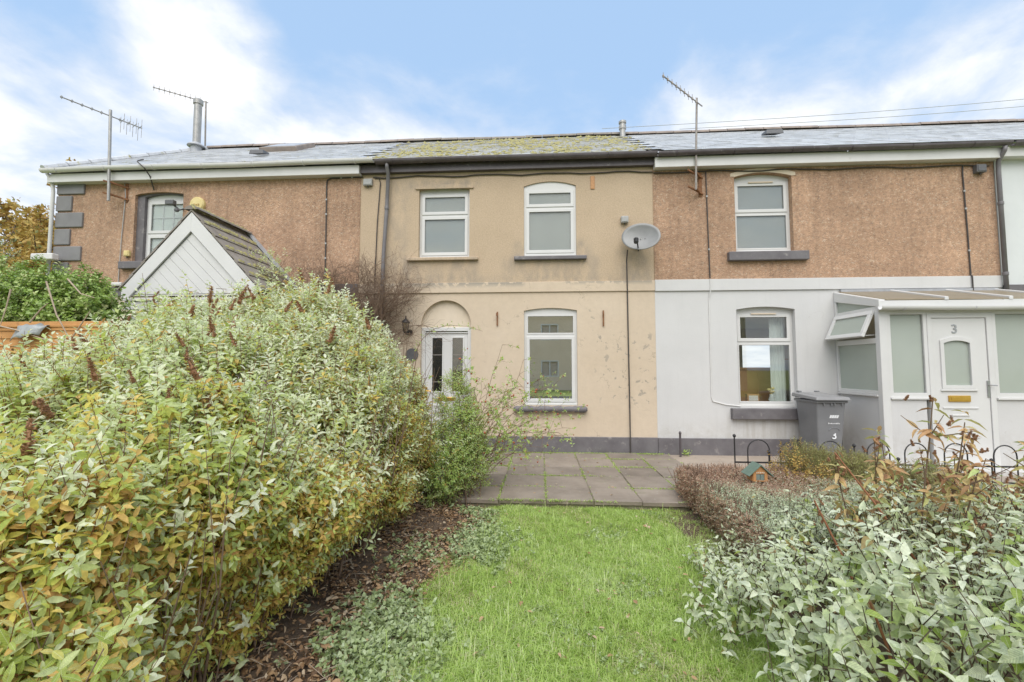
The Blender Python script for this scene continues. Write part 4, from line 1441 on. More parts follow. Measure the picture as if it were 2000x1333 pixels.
# lantern left of the door
lt = thing('wall_lantern', 'black lantern on the cream wall left of the front door', 'lamp', (-2.56, 0, 2.3))
cx, cy_ = -2.585, -0.16
MB().lathe((-2.54, -0.012, 2.40), [(0.055, -0.012), (0.055, 0.0), (0.03, 0.012)], 14, 'y').build('backplate', 'black', lt)
MB().tube([(-2.54, -0.01, 2.40), (-2.55, -0.06, 2.36), (-2.575, -0.12, 2.35), (cx, cy_, 2.37)], 0.010, 8).build('bracket', 'black', lt)
MB().lathe((cx, cy_, 2.37), [(0.03, 0.0), (0.045, 0.02), (0.05, 0.03)], 6).build('base_cup', 'black', lt)
MB().lathe((cx, cy_, 2.401), [(0.043, 0.0), (0.068, 0.17)], 6).build('lamp_glass', 'lamp_glass', lt)
cg = MB()
for j in range(6):
    a = 2 * math.pi * j / 6
    cg.tube([(cx + .045 * math.cos(a), cy_ + .045 * math.sin(a), 2.40), (cx + .070 * math.cos(a), cy_ + .070 * math.sin(a), 2.575)], 0.005, 5)
cg.build('cage', 'black', lt)
MB().lathe((cx, cy_, 2.575), [(0.085, 0.0), (0.08, 0.015), (0.05, 0.05), (0.02, 0.075), (0.012, 0.10), (0.016, 0.115), (0.004, 0.14)], 12).build('cap', 'black', lt)
pq = MB().lathe((-2.50, -0.006, 1.96), [(0.125, -0.012), (0.125, 0.0), (0.115, 0.006)], 24, 'y').build('door_plaque', 'darkbox')
tag(pq, 'round dark plaque on the wall left of the front door', 'plaque')

# satellite dish
sd = thing('satellite_dish', 'grey oval satellite dish on the beige wall', 'satellite dish', (1.9, 0, 3.9))
dc = Vector((1.88, -0.33, 4.14))
dn = Vector((-0.42, -0.86, 0.28)).normalized()          # where the dish looks
e1 = dn.cross(Vector((0, 0, 1))).normalized()
e1 = (e1 * 0.97 + Vector((0, 0, 0.22))).normalized()
e2 = dn.cross(e1).normalized()
b = MB()
nr_, na = 7, 32
A_, B_ = 0.36, 0.275
for side_, off in ((0, 0.0), (1, 0.012)):
    for i in range(nr_ + 1):
        r = i / nr_
        for j in range(na):
            a = 2 * math.pi * j / na
            p = dc + e1 * (A_ * r * math.cos(a)) + e2 * (B_ * r * math.sin(a)) + dn * (0.085 * r * r - 0.085 - off)
            b.v.append(tuple(p))
base_n = (nr_ + 1) * na
for i in range(nr_):
    for j in range(na):
        a, c = i * na + j, i * na + (j + 1) % na
        b.f.append((a, a + na, c + na, c))
        a2, c2 = a + base_n, c + base_n
        b.f.append((a2, c2, c2 + na, a2 + na))
for j in range(na):
    a, c = nr_ * na + j, nr_ * na + (j + 1) % na
    b.f.append((a, a + base_n, c + base_n, c))
b.build('reflector', 'dish', sd, smooth=True)
foot_ = dc - Vector((0, 0, 0.27)) + e1 * 0.04
lnb = dc + dn * 0.20 + Vector((-0.02, 0, -0.20))
MB().tube([foot_ + Vector((0, 0.04, 0.0)), lnb], 0.013, 6).build('arm', 'black', sd)
MB().lathe(lnb + Vector((-.02, 0, -.01)), [(0.035, -0.03), (0.045, 0.0), (0.045, 0.06), (0.03, 0.075)], 10).build('receiver', 'black', sd)
MB().tube([(1.90, -0.01, 4.10), (1.90, -0.22, 4.12), dc - dn * 0.10], 0.022, 8).build('wall_arm', 'greybox', sd)
MB().box(1.84, 1.96, -0.02, -0.001, 3.98, 4.22).build('wall_plate', 'greybox', sd, bevel=0.004)
bb_ = MB()
for q in ((0.02, 0.02), (-0.06, 0.0)):
    p = dc + e1 * q[0] + e2 * q[1] - dn * 0.083
    bb_.lathe(p, [(0.010, -0.008), (0.010, 0.006)], 8)
bb_.build('bolt', 'darkbox', sd)

# aerials
def aerial(label, mast, boom, n_el, el_len, base_br, grid=None, vertical=True, mat='alu', mast_r=0.022):
    t = thing('tv_aerial', label, 'aerial', mast[0], None)
    MB().tube(mast, mast_r, 8).build('mast', mat, t)
    a, c = Vector(boom[0]), Vector(boom[1])
    MB().tube([a, c], 0.012, 6).build('boom', mat, t)
    d = (c - a).normalized()
    el_d = Vector((0, 0, 1)) if vertical else d.cross(Vector((0, 0, 1))).normalized()
    for k in range(n_el):
        p = a.lerp(c, (k + 0.15) / n_el * 0.92)
        L = el_len * (0.8 + 0.3 * k / n_el)
        e = MB().tube([p - el_d * L / 2, p + el_d * L / 2], 0.005, 5)
        e.box(p.x - .014, p.x + .014, p.y - .014, p.y + .014, p.z - .018, p.z + .018)
        e.build('element', mat, t)
    if grid:
        for (q, L) in grid:
            p = a.lerp(c, q)
            sd_ = d.cross(Vector((0, 0, 1))).normalized()
            for s in (-1, 1):
                pp_ = p + sd_ * 0.11 * s
                MB().tube([pp_ - Vector((0, 0, L)), pp_ + Vector((0, 0, L * 0.55))], 0.005, 5).build('reflector_rod', mat, t)
            MB().tube([p - sd_ * 0.13, p + sd_ * 0.13], 0.006, 5).build('cross_rod', mat, t)
    if base_br:
        b = MB()
        for z in base_br:
            m0 = Vector((mast[0][0], mast[0][1], z))
            b.bar(m0, (m0.x + 0.16, -0.01, z - 0.04), 0.03, 0.03)
            b.bar((m0.x - 0.14, m0.y, z + 0.03), (m0.x + 0.20, -0.02, z - 0.05), 0.022, 0.03)
        b.box(mast[0][0] + 0.12, mast[0][0] + 0.18, -0.03, -0.012, min(base_br) - 0.1, max(base_br) + 0.05)
        b.build('bracket', 'rust', t)
    return t


aerial('TV aerial on a tall mast fixed to the left end of the brown wall', [(-8.76, -0.25, 5.10), (-8.80, -0.25, 6.2), (-8.83, -0.25, 7.02)],
       ((-9.22, -0.87, 6.93), (-8.58, 0.22, 6.88)), 8, 0.09, (5.25, 5.50), grid=((0.74, .22), (0.82, .22), (0.90, .22), (0.97, .26)), mat='steel', mast_r=0.027)
aerial('TV aerial on the ridge beside the tall metal flue', [(-9.52, 3.15, 7.9), (-9.56, 3.15, 9.36)],
       ((-10.52, 2.45, 9.36), (-9.52, 3.2, 9.34)), 10, 0.22, None)
aerial('thin TV aerial bracketed to the wall beside the right upper window', [(2.94, -0.22, 5.04), (2.965, -0.22, 5.9), (3.0, -0.22, 6.82)],
       ((2.12, -1.10, 6.70), (3.12, -0.15, 6.70)), 9, 0.16, (5.08, 5.40), mat='alu', mast_r=0.02)

# yellow alarm box and floodlight by the left window
al = thing('alarm_box', 'round yellow alarm box on the pebbledash behind the porch apex', 'alarm box', (-7.0, 0, 4.75))
AC = Vector((-7.02, -0.013, 5.06))
MB().lathe(AC, [(0.155, 0.0), (0.155, -0.05), (0.13, -0.075), (0.02, -0.085)], 24, 'y').build('cover', 'yellow', al, smooth=False)
for k in range(4):
    MB().box(AC.x - 0.09 + k * 0.045, AC.x - 0.06 + k * 0.045, -0.101, -0.0975, AC.z - 0.04, AC.z - 0.01 + 0.008 * (k % 2)).build('letter_mark', 'browntext', al)
fd = thing('floodlight', 'small dark floodlight at the corner of the left window', 'lamp', (-7.38, 0, 4.8))
MB().box(-7.60, -7.42, -0.20, -0.10, 5.02, 5.12).build('head', 'darkbox', fd, bevel=0.015)
MB().tube([(-7.48, -0.12, 5.04), (-7.40, -0.05, 4.95), (-7.33, -0.013, 4.99)], 0.02, 8).build('arm', 'darkbox', fd)
MB().lathe((-7.42, -0.10, 4.93), [(0.035, -0.03), (0.045, 0.0), (0.03, 0.03)], 10).build('sensor', 'darkbox', fd)
wf = thing('floodlight', 'white weathered lamp fitting at the left corner of the terrace', 'lamp', (-10.1, -0.1, 3.9))
MB().box(-10.34, -9.86, -0.30, -0.16, 3.90, 4.03).build('head', 'fascia', wf, bevel=0.02)
MB().tube([(-10.0, -0.18, 3.96), (-10.0, -0.05, 3.90)], 0.025, 8).build('arm', 'darkbox', wf)

# overhead wires
for lab, p, q in (('upper of the overhead wires crossing the sky at right', (3.0, 12, 13.05), (36, 12, 14.9)), ('middle overhead wire crossing the sky at right', (6.6, 12, 12.9), (36, 12, 14.6)),
                  ('lowest overhead wire just above the right roof', (12.0, 12, 12.4), (36, 12, 14.0))):
    pts = [(p[0] + (q[0] - p[0]) * i / 12, p[1], p[2] + (q[2] - p[2]) * i / 12 - 0.35 * math.sin(math.pi * i / 12)) for i in range(13)]
    o = tag(MB().tube(pts, 0.012, 5).build('overhead_wire', 'greybox'), lab, 'wire')

# ================================================================== wheelie bin
wb = thing('wheelie_bin', 'grey wheelie bin marked 3 against the white wall beside the porch', 'wheelie bin', (4.82, -0.5, 0.09))
bx0, bx1, by0, by1 = 4.61, 5.08, -0.80, -0.18
bz0, bz1 = 0.13, 1.16
ins = 0.055
MB().frustum([(bx0 + ins, by0 + .10, bz0), (bx1 - ins, by0 + .10, bz0), (bx1 - ins, by1 - .05, bz0), (bx0 + ins, by1 - .05, bz0)],
             [(bx0, by0, bz1), (bx1, by0, bz1), (bx1, by1, bz1), (bx0, by1, bz1)]).build('body', 'bin', wb, bevel=0.025, segs=3)
rimb = MB()
rimb.box(bx0 - .018, bx1 + .018, by0 - .022, by1 + .02, bz1 - 0.045, bz1 - 0.002)
rimb.build('rim', 'bin', wb, bevel=0.01)
lid = MB()
lid.frustum([(bx0 - .045, by0 - .07, bz1 + 0.0), (bx1 + .045, by0 - .07, bz1 + 0.0), (bx1 + .045, by1 + .05, bz1 + 0.03), (bx0 - .045, by1 + .05, bz1 + 0.03)],
            [(bx0 - .03, by0 - .05, bz1 + .055), (bx1 + .03, by0 - .05, bz1 + .055), (bx1 + .03, by1 + .04, bz1 + .10), (bx0 - .03, by1 + .04, bz1 + .10)])
ld = lid.build('lid', 'binlid', wb, bevel=0.015, segs=3)
MB().frustum([(bx0 + .06, by0 + .06, bz1 + .058), (bx1 - .06, by0 + .06, bz1 + .058), (bx1 - .06, by1 - .05, bz1 + .09), (bx0 + .06, by1 - .05, bz1 + .09)],
             [(bx0 + .09, by0 + .09, bz1 + .075), (bx1 - .09, by0 + .09, bz1 + .075), (bx1 - .09, by1 - .08, bz1 + .112), (bx0 + .09, by1 - .08, bz1 + .112)]).build('lid_panel', 'binlid', ld, bevel=0.01)
for x in (bx0 + 0.06, bx1 - 0.10):
    MB().box(x, x + 0.05, by1 - 0.02, by1 + 0.07, bz1 + .07, bz1 + .13).build('hinge', 'bin', ld, bevel=0.008)
for x in (bx0 + .10, bx0 + 0.22, bx1 - .20, bx1 - .08):
    MB().box(x, x + .02, by0 - .018, by0 + .0, bz1 - .085, bz1 - .046).build('rib', 'bin', wb, bevel=0.003)
MB().tube([(bx0 + .05, by1 + .085, bz1 + .02), (bx1 - .05, by1 + .085, bz1 + .02)], 0.016, 8).build('handle', 'bin', wb)
for x in (bx0 + 0.02, bx1 - 0.07):
    wv = MB()
    pts = [(x, 0, 0)]
    for xx in (x, x + .05):
        wv.v += [(xx, by1 - .02 + 0.1 * math.cos(2 * math.pi * j / 18), 0.195 + 0.1 * math.sin(2 * math.pi * j / 18)) for j in range(18)]
    wv.f += [(j, (j + 1) % 18, 18 + (j + 1) % 18, 18 + j) for j in range(18)] + [tuple(range(18))[::-1], tuple(range(18, 36))]
    wv.build('wheel', 'black', wb, bevel=0.006)
# printed marks on the sloping front
def front_y(z):
    return by0 + 0.10 * (bz1 - z) / (bz1 - bz0) - 0.004
for k in range(4):
    x = 4.815 + k * 0.036
    z0_, z1_ = 0.865, 0.915
    MB().add([(x, front_y(z0_), z0_), (x + .033, front_y(z0_), z0_), (x + .048, front_y(z1_), z1_), (x + .015, front_y(z1_), z1_)], [(0, 1, 2, 3)]).build('logo_mark', 'print', wb)
for k in range(9):
    x = 4.80 + k * 0.021
    z0_, z1_ = 0.765, 0.765 + random.uniform(.012, .024)
    MB().add([(x, front_y(z0_), z0_), (x + .015, front_y(z0_), z0_), (x + .017, front_y(z1_), z1_), (x + .002, front_y(z1_), z1_)], [(0, 1, 2, 3)]).build('print_mark', 'print', wb)
pts = [(4.90 + 0.085 * math.cos(a), front_y(0.655) - .002, 0.655 + 0.05 * math.sin(a)) for a in [math.pi * i / 10 for i in range(11)]]
MB().tube(pts, 0.006, 5).build('moulded_arch', 'bin', wb)
me = text_mesh('3', 0.17, 0.002)
me.materials.append(M['print'])
t3 = place('house_number', me, Vector((4.90, front_y(0.57) - .002, 0.57)), wb)
t3.rotation_euler = (R(90 - 6), 0, 0)

# ================================================================== interior things behind the right-hand window
ct = thing('curtain', 'pale curtain at the right side of the white house lower window', 'curtain', (4.6, 0.3, 1.0))
b = MB()
n = 18
for i in range(n + 1):
    x = 4.42 + 0.28 * i / n
    y = 0.27 + 0.022 * math.sin(i * 1.9)
    b.v += [(x, y, 1.02), (x, y, 2.8)]
b.f += [(2 * i, 2 * i + 2, 2 * i + 3, 2 * i + 1) for i in range(n)]
b.build('cloth', 'curtain', ct, smooth=True)
sb = thing('reflection_block', 'added orange block standing in for the fence reflected in the white house window', 'reflection_block', (4.5, 1.1, 0.12))
MB().box(4.08, 4.86, 0.9, 1.25, 0.12, 1.66).build('reflection_body', 'orange_reflection', sb, bevel=0.01)  # added block: its orange imitates a fence reflected in the glass
MB().box(4.05, 4.89, 0.88, 1.27, 1.661, 1.71).build('top', 'orange_reflection', sb, bevel=0.01)
for x in (4.10, 4.485):
    MB().box(x, x + .36, 0.88, 0.8995, 0.3, 1.6).build('reflection_panel', 'orange_reflection', sb, bevel=0.01)
pc = thing('picture', 'small framed picture on the wall inside the white house', 'picture', (7.2, 6.0, 2.0))
MB().box(7.62, 8.05, 6.02, 6.07, 1.95, 2.55).build('frame', 'bird_wood', pc, bevel=0.01)
MB().box(7.67, 8.0, 6.012, 6.0195, 2.0, 2.5).build('print', 'cream_plain', pc)
cb = thing('candle_box', 'small wooden box standing on the inner window ledge', 'box', (4.05, 0.26, 1.05))
MB().box(3.96, 4.18, 0.23, 0.33, 1.05, 1.20).build('box_body', 'bird_wood', cb, bevel=0.01)
MB().box(3.985, 4.155, 0.226, 0.2295, 1.075, 1.175).build('box_front', 'roomwarm', cb)
vs_ = thing('flower_vase', 'yellow flowers in a pale vase on the inner window ledge', 'vase', (4.42, 0.24, 1.05))
MB().lathe((4.40, 0.22, 1.05), [(0.04, 0), (0.055, 0.05), (0.03, 0.12), (0.035, 0.15)], 12).build('vase', 'curtain', vs_, smooth=True)
for k in range(5):
    p = Vector((4.40 + random.uniform(-.07, .07), 0.22 + random.uniform(-.02, .03), 1.26 + random.uniform(-.02, .05)))
    f_ = MB().lathe(p, [(0.008, -0.02), (0.035, 0.0), (0.03, 0.02), (0.01, 0.025)], 8)
    f_.tube([(4.40, 0.22, 1.19), tuple(p)], 0.004, 4)
    f_.build('flower', 'yellow', vs_)
lg = MB().box(3.65, 4.8, 0.17, 0.36, 1.02, 1.05).build('window_board', 'upvc', hr)

# ================================================================== opposite side of the street (seen in the glass)
oh = thing('house', 'tan brick house across the road reflected in the window panes', 'house', (0, -27, 0))
wins = []
for x in (-9.5, -5.5, -1.5, 3.0, 7.0, 11.0):
    for z in (1.0, 3.9):
        wins.append(rect(x, x + 1.4, z, z + 1.3))
b = MB().plate(rect(-16, 16, -0.06, 6.2), wins, 26.5, 26.7)
b.v = [(-x, -y, z) for x, y, z in b.v]
b.build('wall', 'brick', oh)
for w_ in wins:
    x0, x1, z0, z1 = w_[0][0], w_[1][0], w_[0][1], w_[2][1]
    fr_ = MB().ring(-x1, -x0, z0, z1, 0.09, -26.62, -26.5)
    fr_.box(-(x0 + x1) / 2 - .05, -(x0 + x1) / 2 + .05, -26.6, -26.52, z0 + .09, z1 - .09)
    f_ = fr_.build('window', 'upvc', oh)
    MB().box(-x1 + .09, -x0 - .09, -26.66, -26.64, z0 + .09, z1 - .09).build('pane', 'room', f_)
MB().add([(-16.3, -26.1, 6.1), (16.3, -26.1, 6.1), (16.3, -31, 9.2), (-16.3, -31, 9.2), (-16.3, -36, 6.1), (16.3, -36, 6.1)], [(1, 0, 3, 2), (2, 3, 4, 5)]).build('roof', 'slate', oh)

# ================================================================== foliage helpers
def nrm(a):
    return a / np.maximum(np.linalg.norm(a, axis=1, keepdims=True), 1e-9)


def frame_of(U):
    ref = np.where(np.abs(U[:, 2:3]) > 0.9, np.array([[0., 1., 0.]]), np.array([[0., 0., 1.]]))
    e1 = nrm(np.cross(U, ref))
    return e1, np.cross(U, e1)


def sprigs(B, U, length, k, leaf, phi=(50, 80), droop=0.15, spread_jit=0.25, opposite=False):
    """k leaves set spirally along each sprig: returns P, D, N, L, sprig index, t"""
    n = len(B)
    U = nrm(U)
    e1, e2 = frame_of(U)
    length = np.broadcast_to(length, (n,))
    Ps, Ds, Ns, Ls, Is, Ts = [], [], [], [], [], []
    ph0 = RNG.uniform(0, 6.28, n)
    for j in range(k):
        t = (j + 0.6) / k
        if opposite:
            az = ph0 + (j // 2) * 1.57 + (j % 2) * math.pi
            t = ((j // 2) + 0.8) / (k / 2)
        else:
            az = ph0 + j * 2.4
        az = az + RNG.normal(0, 0.25, n)
        ph = np.radians(RNG.uniform(phi[0], phi[1], n)) * (1.12 - 0.55 * t * t)
        rad = e1 * np.cos(az)[:, None] + e2 * np.sin(az)[:, None]
        D = U * np.cos(ph)[:, None] + rad * np.sin(ph)[:, None]
        D = nrm(D + np.array([[0, 0, -droop]]) + RNG.normal(0, spread_jit * 0.5, (n, 3)))
        N = U - D * np.sum(U * D, 1)[:, None]
        N = nrm(nrm(N) + RNG.normal(0, spread_jit, (n, 3)))
        N = nrm(N - D * np.sum(N * D, 1)[:, None])
        Ps.append(B + U * (length * t)[:, None])
        Ds.append(D)
        Ns.append(N)
        Ls.append(leaf * RNG.uniform(0.65, 1.15, n) * (1.0 - 0.35 * max(0, t - 0.7) / 0.3))
        Is.append(np.arange(n))
        Ts.append(np.full(n, t))
    return [np.concatenate(a) for a in (Ps, Ds, Ns, Ls, Is, Ts)]


LEAF_PROFILES = {
    'oval': ([0.0, 0.30, 0.66, 1.0], [0.0, 0.46, 0.42, 0.0]),
    'ovate': ([0.0, 0.25, 0.60, 1.0], [0.0, 0.50, 0.36, 0.0]),
    'lance': ([0.0, 0.28, 0.62, 1.0], [0.0, 0.42, 0.34, 0.0]),
}


FINE = {'oval': [(.14, .28), (.36, .47), (.62, .46), (.85, .26)], 'ovate': [(.10, .33), (.27, .50), (.52, .43), (.80, .19)], 'lance': [(.18, .28), (.40, .42), (.62, .36), (.84, .17)]}


def leaf_arrays(P, D, N, L, wr, kind='oval', fold=0.22, curl=0.18, detail=2):
    """vertices and faces of many leaves; detail 2: eight faces with a folded midrib, 1: two triangles"""
    n = len(P)
    Sd = np.cross(D, N)
    Wd = L * wr
    if detail == 1:
        V = np.stack([P, P + D * (L * .45)[:, None] + Sd * (Wd * .5)[:, None] + N * (L * fold * .35)[:, None],
                      P + D * L[:, None] - N * (L * curl * 0.6)[:, None],
                      P + D * (L * .45)[:, None] - Sd * (Wd * .5)[:, None] + N * (L * fold * .35)[:, None]], 1).reshape(-1, 3)
        base = (np.arange(n) * 4)[:, None]
        F = np.concatenate([base + np.array([[0, 1, 2]]), base + np.array([[0, 2, 3]])], 0)
        return V, F, 4
    def pt(t, w, up):
        return P + D * (L * t)[:, None] + Sd * (Wd * w)[:, None] + N * (L * (up - curl * t * t))[:, None]
    if detail == 3:
        prof = FINE[kind]
        V = [P]
        for t_, w_ in prof:
            V += [pt(t_, w_, fold * w_ * wr), pt(t_, 0, 0), pt(t_, -w_, fold * w_ * wr)]
        V.append(pt(1.0, 0, 0))
        m_ = len(prof)
        V = np.stack(V, 1).reshape(-1, 3)
        tri = [[0, 1, 2], [0, 2, 3]]
        for i in range(m_ - 1):
            a = 1 + 3 * i
            tri += [[a, a + 3, a + 1], [a + 3, a + 4, a + 1], [a + 1, a + 4, a + 5], [a + 1, a + 5, a + 2]]
        a = 1 + 3 * (m_ - 1)
        tri += [[a, a + 3, a + 1], [a + 1, a + 3, a + 2]]
        per = 2 + 3 * m_
        base = (np.arange(n) * per)[:, None]
        return V, np.concatenate([base + np.array([q]) for q in tri], 0), per
    ts, ws = LEAF_PROFILES[kind]
    V = [P, pt(ts[1], ws[1], fold * .3), pt(ts[1], 0, 0), pt(ts[1], -ws[1], fold * .3),
         pt(ts[2], ws[2], fold * .3), pt(ts[2], 0, 0), pt(ts[2], -ws[2], fold * .3), pt(1.0, 0, 0)]
    V = np.stack(V, 1).reshape(-1, 3)
    base = (np.arange(n) * 8)[:, None]
    tri = np.array([[0, 1, 2], [0, 2, 3], [1, 4, 2], [4, 5, 2], [2, 5, 6], [2, 6, 3], [4, 7, 5], [5, 7, 6]])
    F = np.concatenate([base + t[None, :] for t in tri], 0)
    return V, F, 8


def np_mesh(name, V, F, mat, parent=None, tint=None, per=1, smooth=True, origin=None):
    c = np.array(origin) if origin is not None else (V.min(0) + V.max(0)) / 2
    me = bpy.data.meshes.new(name)
    me.vertices.add(len(V))
    me.vertices.foreach_set('co', (V - c).astype(np.float32).ravel())
    nv = F.shape[1]
    me.loops.add(F.size)
    me.loops.foreach_set('vertex_index', F.astype(np.int32).ravel())
    me.polygons.add(len(F))
    me.polygons.foreach_set('loop_start', np.arange(0, F.size, nv, dtype=np.int32))
    me.polygons.foreach_set('loop_total', np.full(len(F), nv, dtype=np.int32))
    me.polygons.foreach_set('use_smooth', np.full(len(F), smooth))
    if tint is not None:
        at = me.attributes.new('tint', 'FLOAT', 'POINT')
        at.data.foreach_set('value', np.repeat(tint, per).astype(np.float32))
    me.update()
    me.validate()
    me.materials.append(M[mat] if isinstance(mat, str) else mat)
    return place(name, me, Vector(c.tolist()), parent)


def tubes(A, B, r0, r1, sides=3):
    """many straight twigs from A to B as open prisms"""
    n = len(A)
    d = nrm(B - A)
    e1, e2 = frame_of(d)
    r0 = np.broadcast_to(r0, (n,))
    r1 = np.broadcast_to(r1, (n,))
    V = []
    for P, r in ((A, r0), (B, r1)):
        for j in range(sides):
            a = 2 * math.pi * j / sides
            V.append(P + (e1 * math.cos(a) + e2 * math.sin(a)) * r[:, None])
    V = np.stack(V, 1).reshape(-1, 3)
    base = (np.arange(n) * 2 * sides)[:, None]
    F = np.concatenate([base + np.array([[j, (j + 1) % sides, sides + (j + 1) % sides, sides + j]]) for j in range(sides)], 0)
    return V, F


def join_vf(parts):
    Vs, Fs, k = [], [], 0
    for V, F in parts:
        Vs.append(V)
        Fs.append(F + k)
        k += len(V)
    return np.concatenate(Vs), np.concatenate(Fs)


def polyline_twigs(lines, sides=4):
    """lines: list of (points, r_start, r_end)"""
    A, B, a, b = [], [], [], []
    for pts, r0, r1 in lines:
        m_ = len(pts) - 1
        for i in range(m_):
            A.append(pts[i])
            B.append(pts[i + 1])
            a.append(r0 + (r1 - r0) * i / m_)
            b.append(r0 + (r1 - r0) * (i + 1) / m_)
    return tubes(np.array(A, float), np.array(B, float), np.array(a), np.array(b), sides)


def one_leaf_mesh(name, kind, wr, mat, fold=0.22, curl=0.2):
    """leaf of unit length along +x, upper side +z, 16 triangles, midrib folded"""
    prof = {'oval': [(0, .02), (.16, .30), (.38, .47), (.62, .46), (.84, .27), (1, 0)],
            'ovate': [(0, .03), (.12, .36), (.30, .50), (.55, .42), (.80, .20), (1, 0)],
            'lance': [(0, .02), (.18, .28), (.40, .42), (.62, .36), (.84, .17), (1, 0)]}[kind]
    v, f = [], []
    for t, w in prof:
        w *= wr
        z = -curl * t * t
        v += [(t, w, z + fold * abs(w)), (t, 0, z), (t, -w, z + fold * abs(w))]
    for i in range(len(prof) - 1):
        a = i * 3
        f += [(a, a + 1, a + 4, a + 3), (a + 1, a + 2, a + 5, a + 4)]
    f = [tuple(dict.fromkeys(q)) for q in f]
    me = bpy.data.meshes.new(name)
    me.from_pydata(v, [], f)
    me.polygons.foreach_set('use_smooth', [True] * len(me.polygons))
    me.materials.append(M[mat] if isinstance(mat, str) else mat)
    return me


def leaf_objects(parent, P, D, N, L, meshes):
    pw = wl(parent)
    for i in range(len(P)):
        x = Vector(D[i])
        z = Vector(N[i])
        y = z.cross(x)
        mt = Matrix((x * L[i], y * L[i], z * L[i])).transposed().to_4x4()
        mt.translation = Vector(P[i]) - pw
        o = bpy.data.objects.new('leaf', meshes[i % len(meshes)])
        COL.objects.link(o)
        o.parent = parent
        o.matrix_basis = mt


def nearest_visible(P, k, x_lim=1.12):
    """indices of the k leaves that show largest: nearest the camera and inside the view"""
    c = np.array(cam.location)
    Rm = cam.rotation_euler.to_matrix()
    Rm = np.array(Rm)
    q = (P - c) @ Rm
    dz = -q[:, 2]
    u = q[:, 0] / np.maximum(dz, 1e-3) * 860 / 1000
    v = q[:, 1] / np.maximum(dz, 1e-3) * 860 / 666
    ok = (dz > 0.3) & (np.abs(u) < 1.02) & (np.abs(v) < 1.02)
    d = np.where(ok, dz, 1e6)
    return np.argsort(d)[:k]


# leaf colours (each stop is a leaf colour: fresh tips, green, yellowing, brown)
SP = [(0.0, (0.30, 0.17, 0.075)), (0.10, (0.60, 0.37, 0.11)), (0.22, (0.82, 0.60, 0.22)), (0.34, (0.72, 0.62, 0.15)), (0.50, (0.50, 0.59, 0.14)), (0.70, (0.64, 0.72, 0.38)), (1.0, (0.87, 0.89, 0.70))]
HG = [(0.0, (0.32, 0.18, 0.07)), (0.14, (0.62, 0.39, 0.11)), (0.30, (0.82, 0.64, 0.26)), (0.45, (0.62, 0.63, 0.20)), (0.7, (0.50, 0.62, 0.18)), (1.0, (0.72, 0.78, 0.46))]
GG = [(0.0, (0.36, 0.24, 0.12)), (0.06, (0.42, 0.35, 0.13)), (0.12, (0.34, 0.45, 0.09)), (0.35, (0.52, 0.60, 0.30)), (0.6, (0.66, 0.72, 0.49)), (1.0, (0.82, 0.86, 0.68))]
M['sp_leaf'] = leaf_mat('spiraea_leaf', SP, 0.55, 0.5, spec=0.22)
M['sp_leaf_one'] = leaf_mat('spiraea_leaf_single', [(0, (0.76, 0.48, 0.15)), (.13, (0.80, 0.66, 0.24)), (.36, (0.48, 0.58, 0.13)), (.75, (0.54, 0.65, 0.20)), (1, (0.70, 0.76, 0.42))], 0.5, 0.5, True, spec=0.3)
M['hg_leaf'] = leaf_mat('hedge_leaf', HG, 0.55, 0.5, spec=0.22)
M['gg_leaf'] = leaf_mat('grey_green_leaf', GG, 0.42, 0.45)
M['gg_leaf_one'] = leaf_mat('grey_green_leaf_single', GG[2:], 0.42, 0.45, True)
M['rose_leaf'] = leaf_mat('rose_leaf', [(0, (0.62, 0.42, 0.15)), (0.2, (0.50, 0.56, 0.15)), (0.6, (0.44, 0.62, 0.17)), (1, (0.66, 0.76, 0.40))], 0.5, 0.5, spec=0.25)
M['ivy_leaf'] = leaf_mat('ivy_leaf', [(0, (0.14, 0.23, 0.035)), (0.5, (0.27, 0.40, 0.07)), (0.85, (0.44, 0.54, 0.18)), (1, (0.58, 0.60, 0.28))], 0.32, 0.25)
M['tree_leaf'] = leaf_mat('autumn_leaf', [(0, (0.30, 0.17, 0.05)), (0.4, (0.52, 0.34, 0.08)), (0.75, (0.60, 0.46, 0.14)), (1, (0.30, 0.32, 0.12))], 0.6, 0.35)
M['bud_leaf'] = leaf_mat('buddleia_leaf', [(0, (0.46, 0.25, 0.12)), (0.35, (0.64, 0.42, 0.20)), (0.6, (0.58, 0.52, 0.20)), (1, (0.48, 0.58, 0.22))], 0.5, 0.35)
M['con_leaf'] = leaf_mat('conifer_spray', [(0, (0.40, 0.33, 0.13)), (0.5, (0.42, 0.44, 0.17)), (0.85, (0.58, 0.56, 0.26)), (1, (0.70, 0.50, 0.20))], 0.6, 0.4)
M['grass'] = leaf_mat('grass_blade', [(0, (0.74, 0.66, 0.44)), (0.10, (0.56, 0.56, 0.28)), (0.3, (0.38, 0.53, 0.11)), (0.7, (0.50, 0.65, 0.18)), (1, (0.70, 0.77, 0.42))], 0.5, 0.45, vein=False)
M['litter'] = leaf_mat('dead_leaf', [(0, (0.13, 0.075, 0.04)), (0.4, (0.28, 0.16, 0.08)), (0.75, (0.42, 0.27, 0.14)), (1, (0.54, 0.44, 0.31))], 0.7, 0.15)
M['gc_leaf'] = leaf_mat('ground_ivy_leaf', [(0, (0.24, 0.31, 0.10)), (0.5, (0.35, 0.43, 0.20)), (1, (0.48, 0.55, 0.34))], 0.5, 0.25)

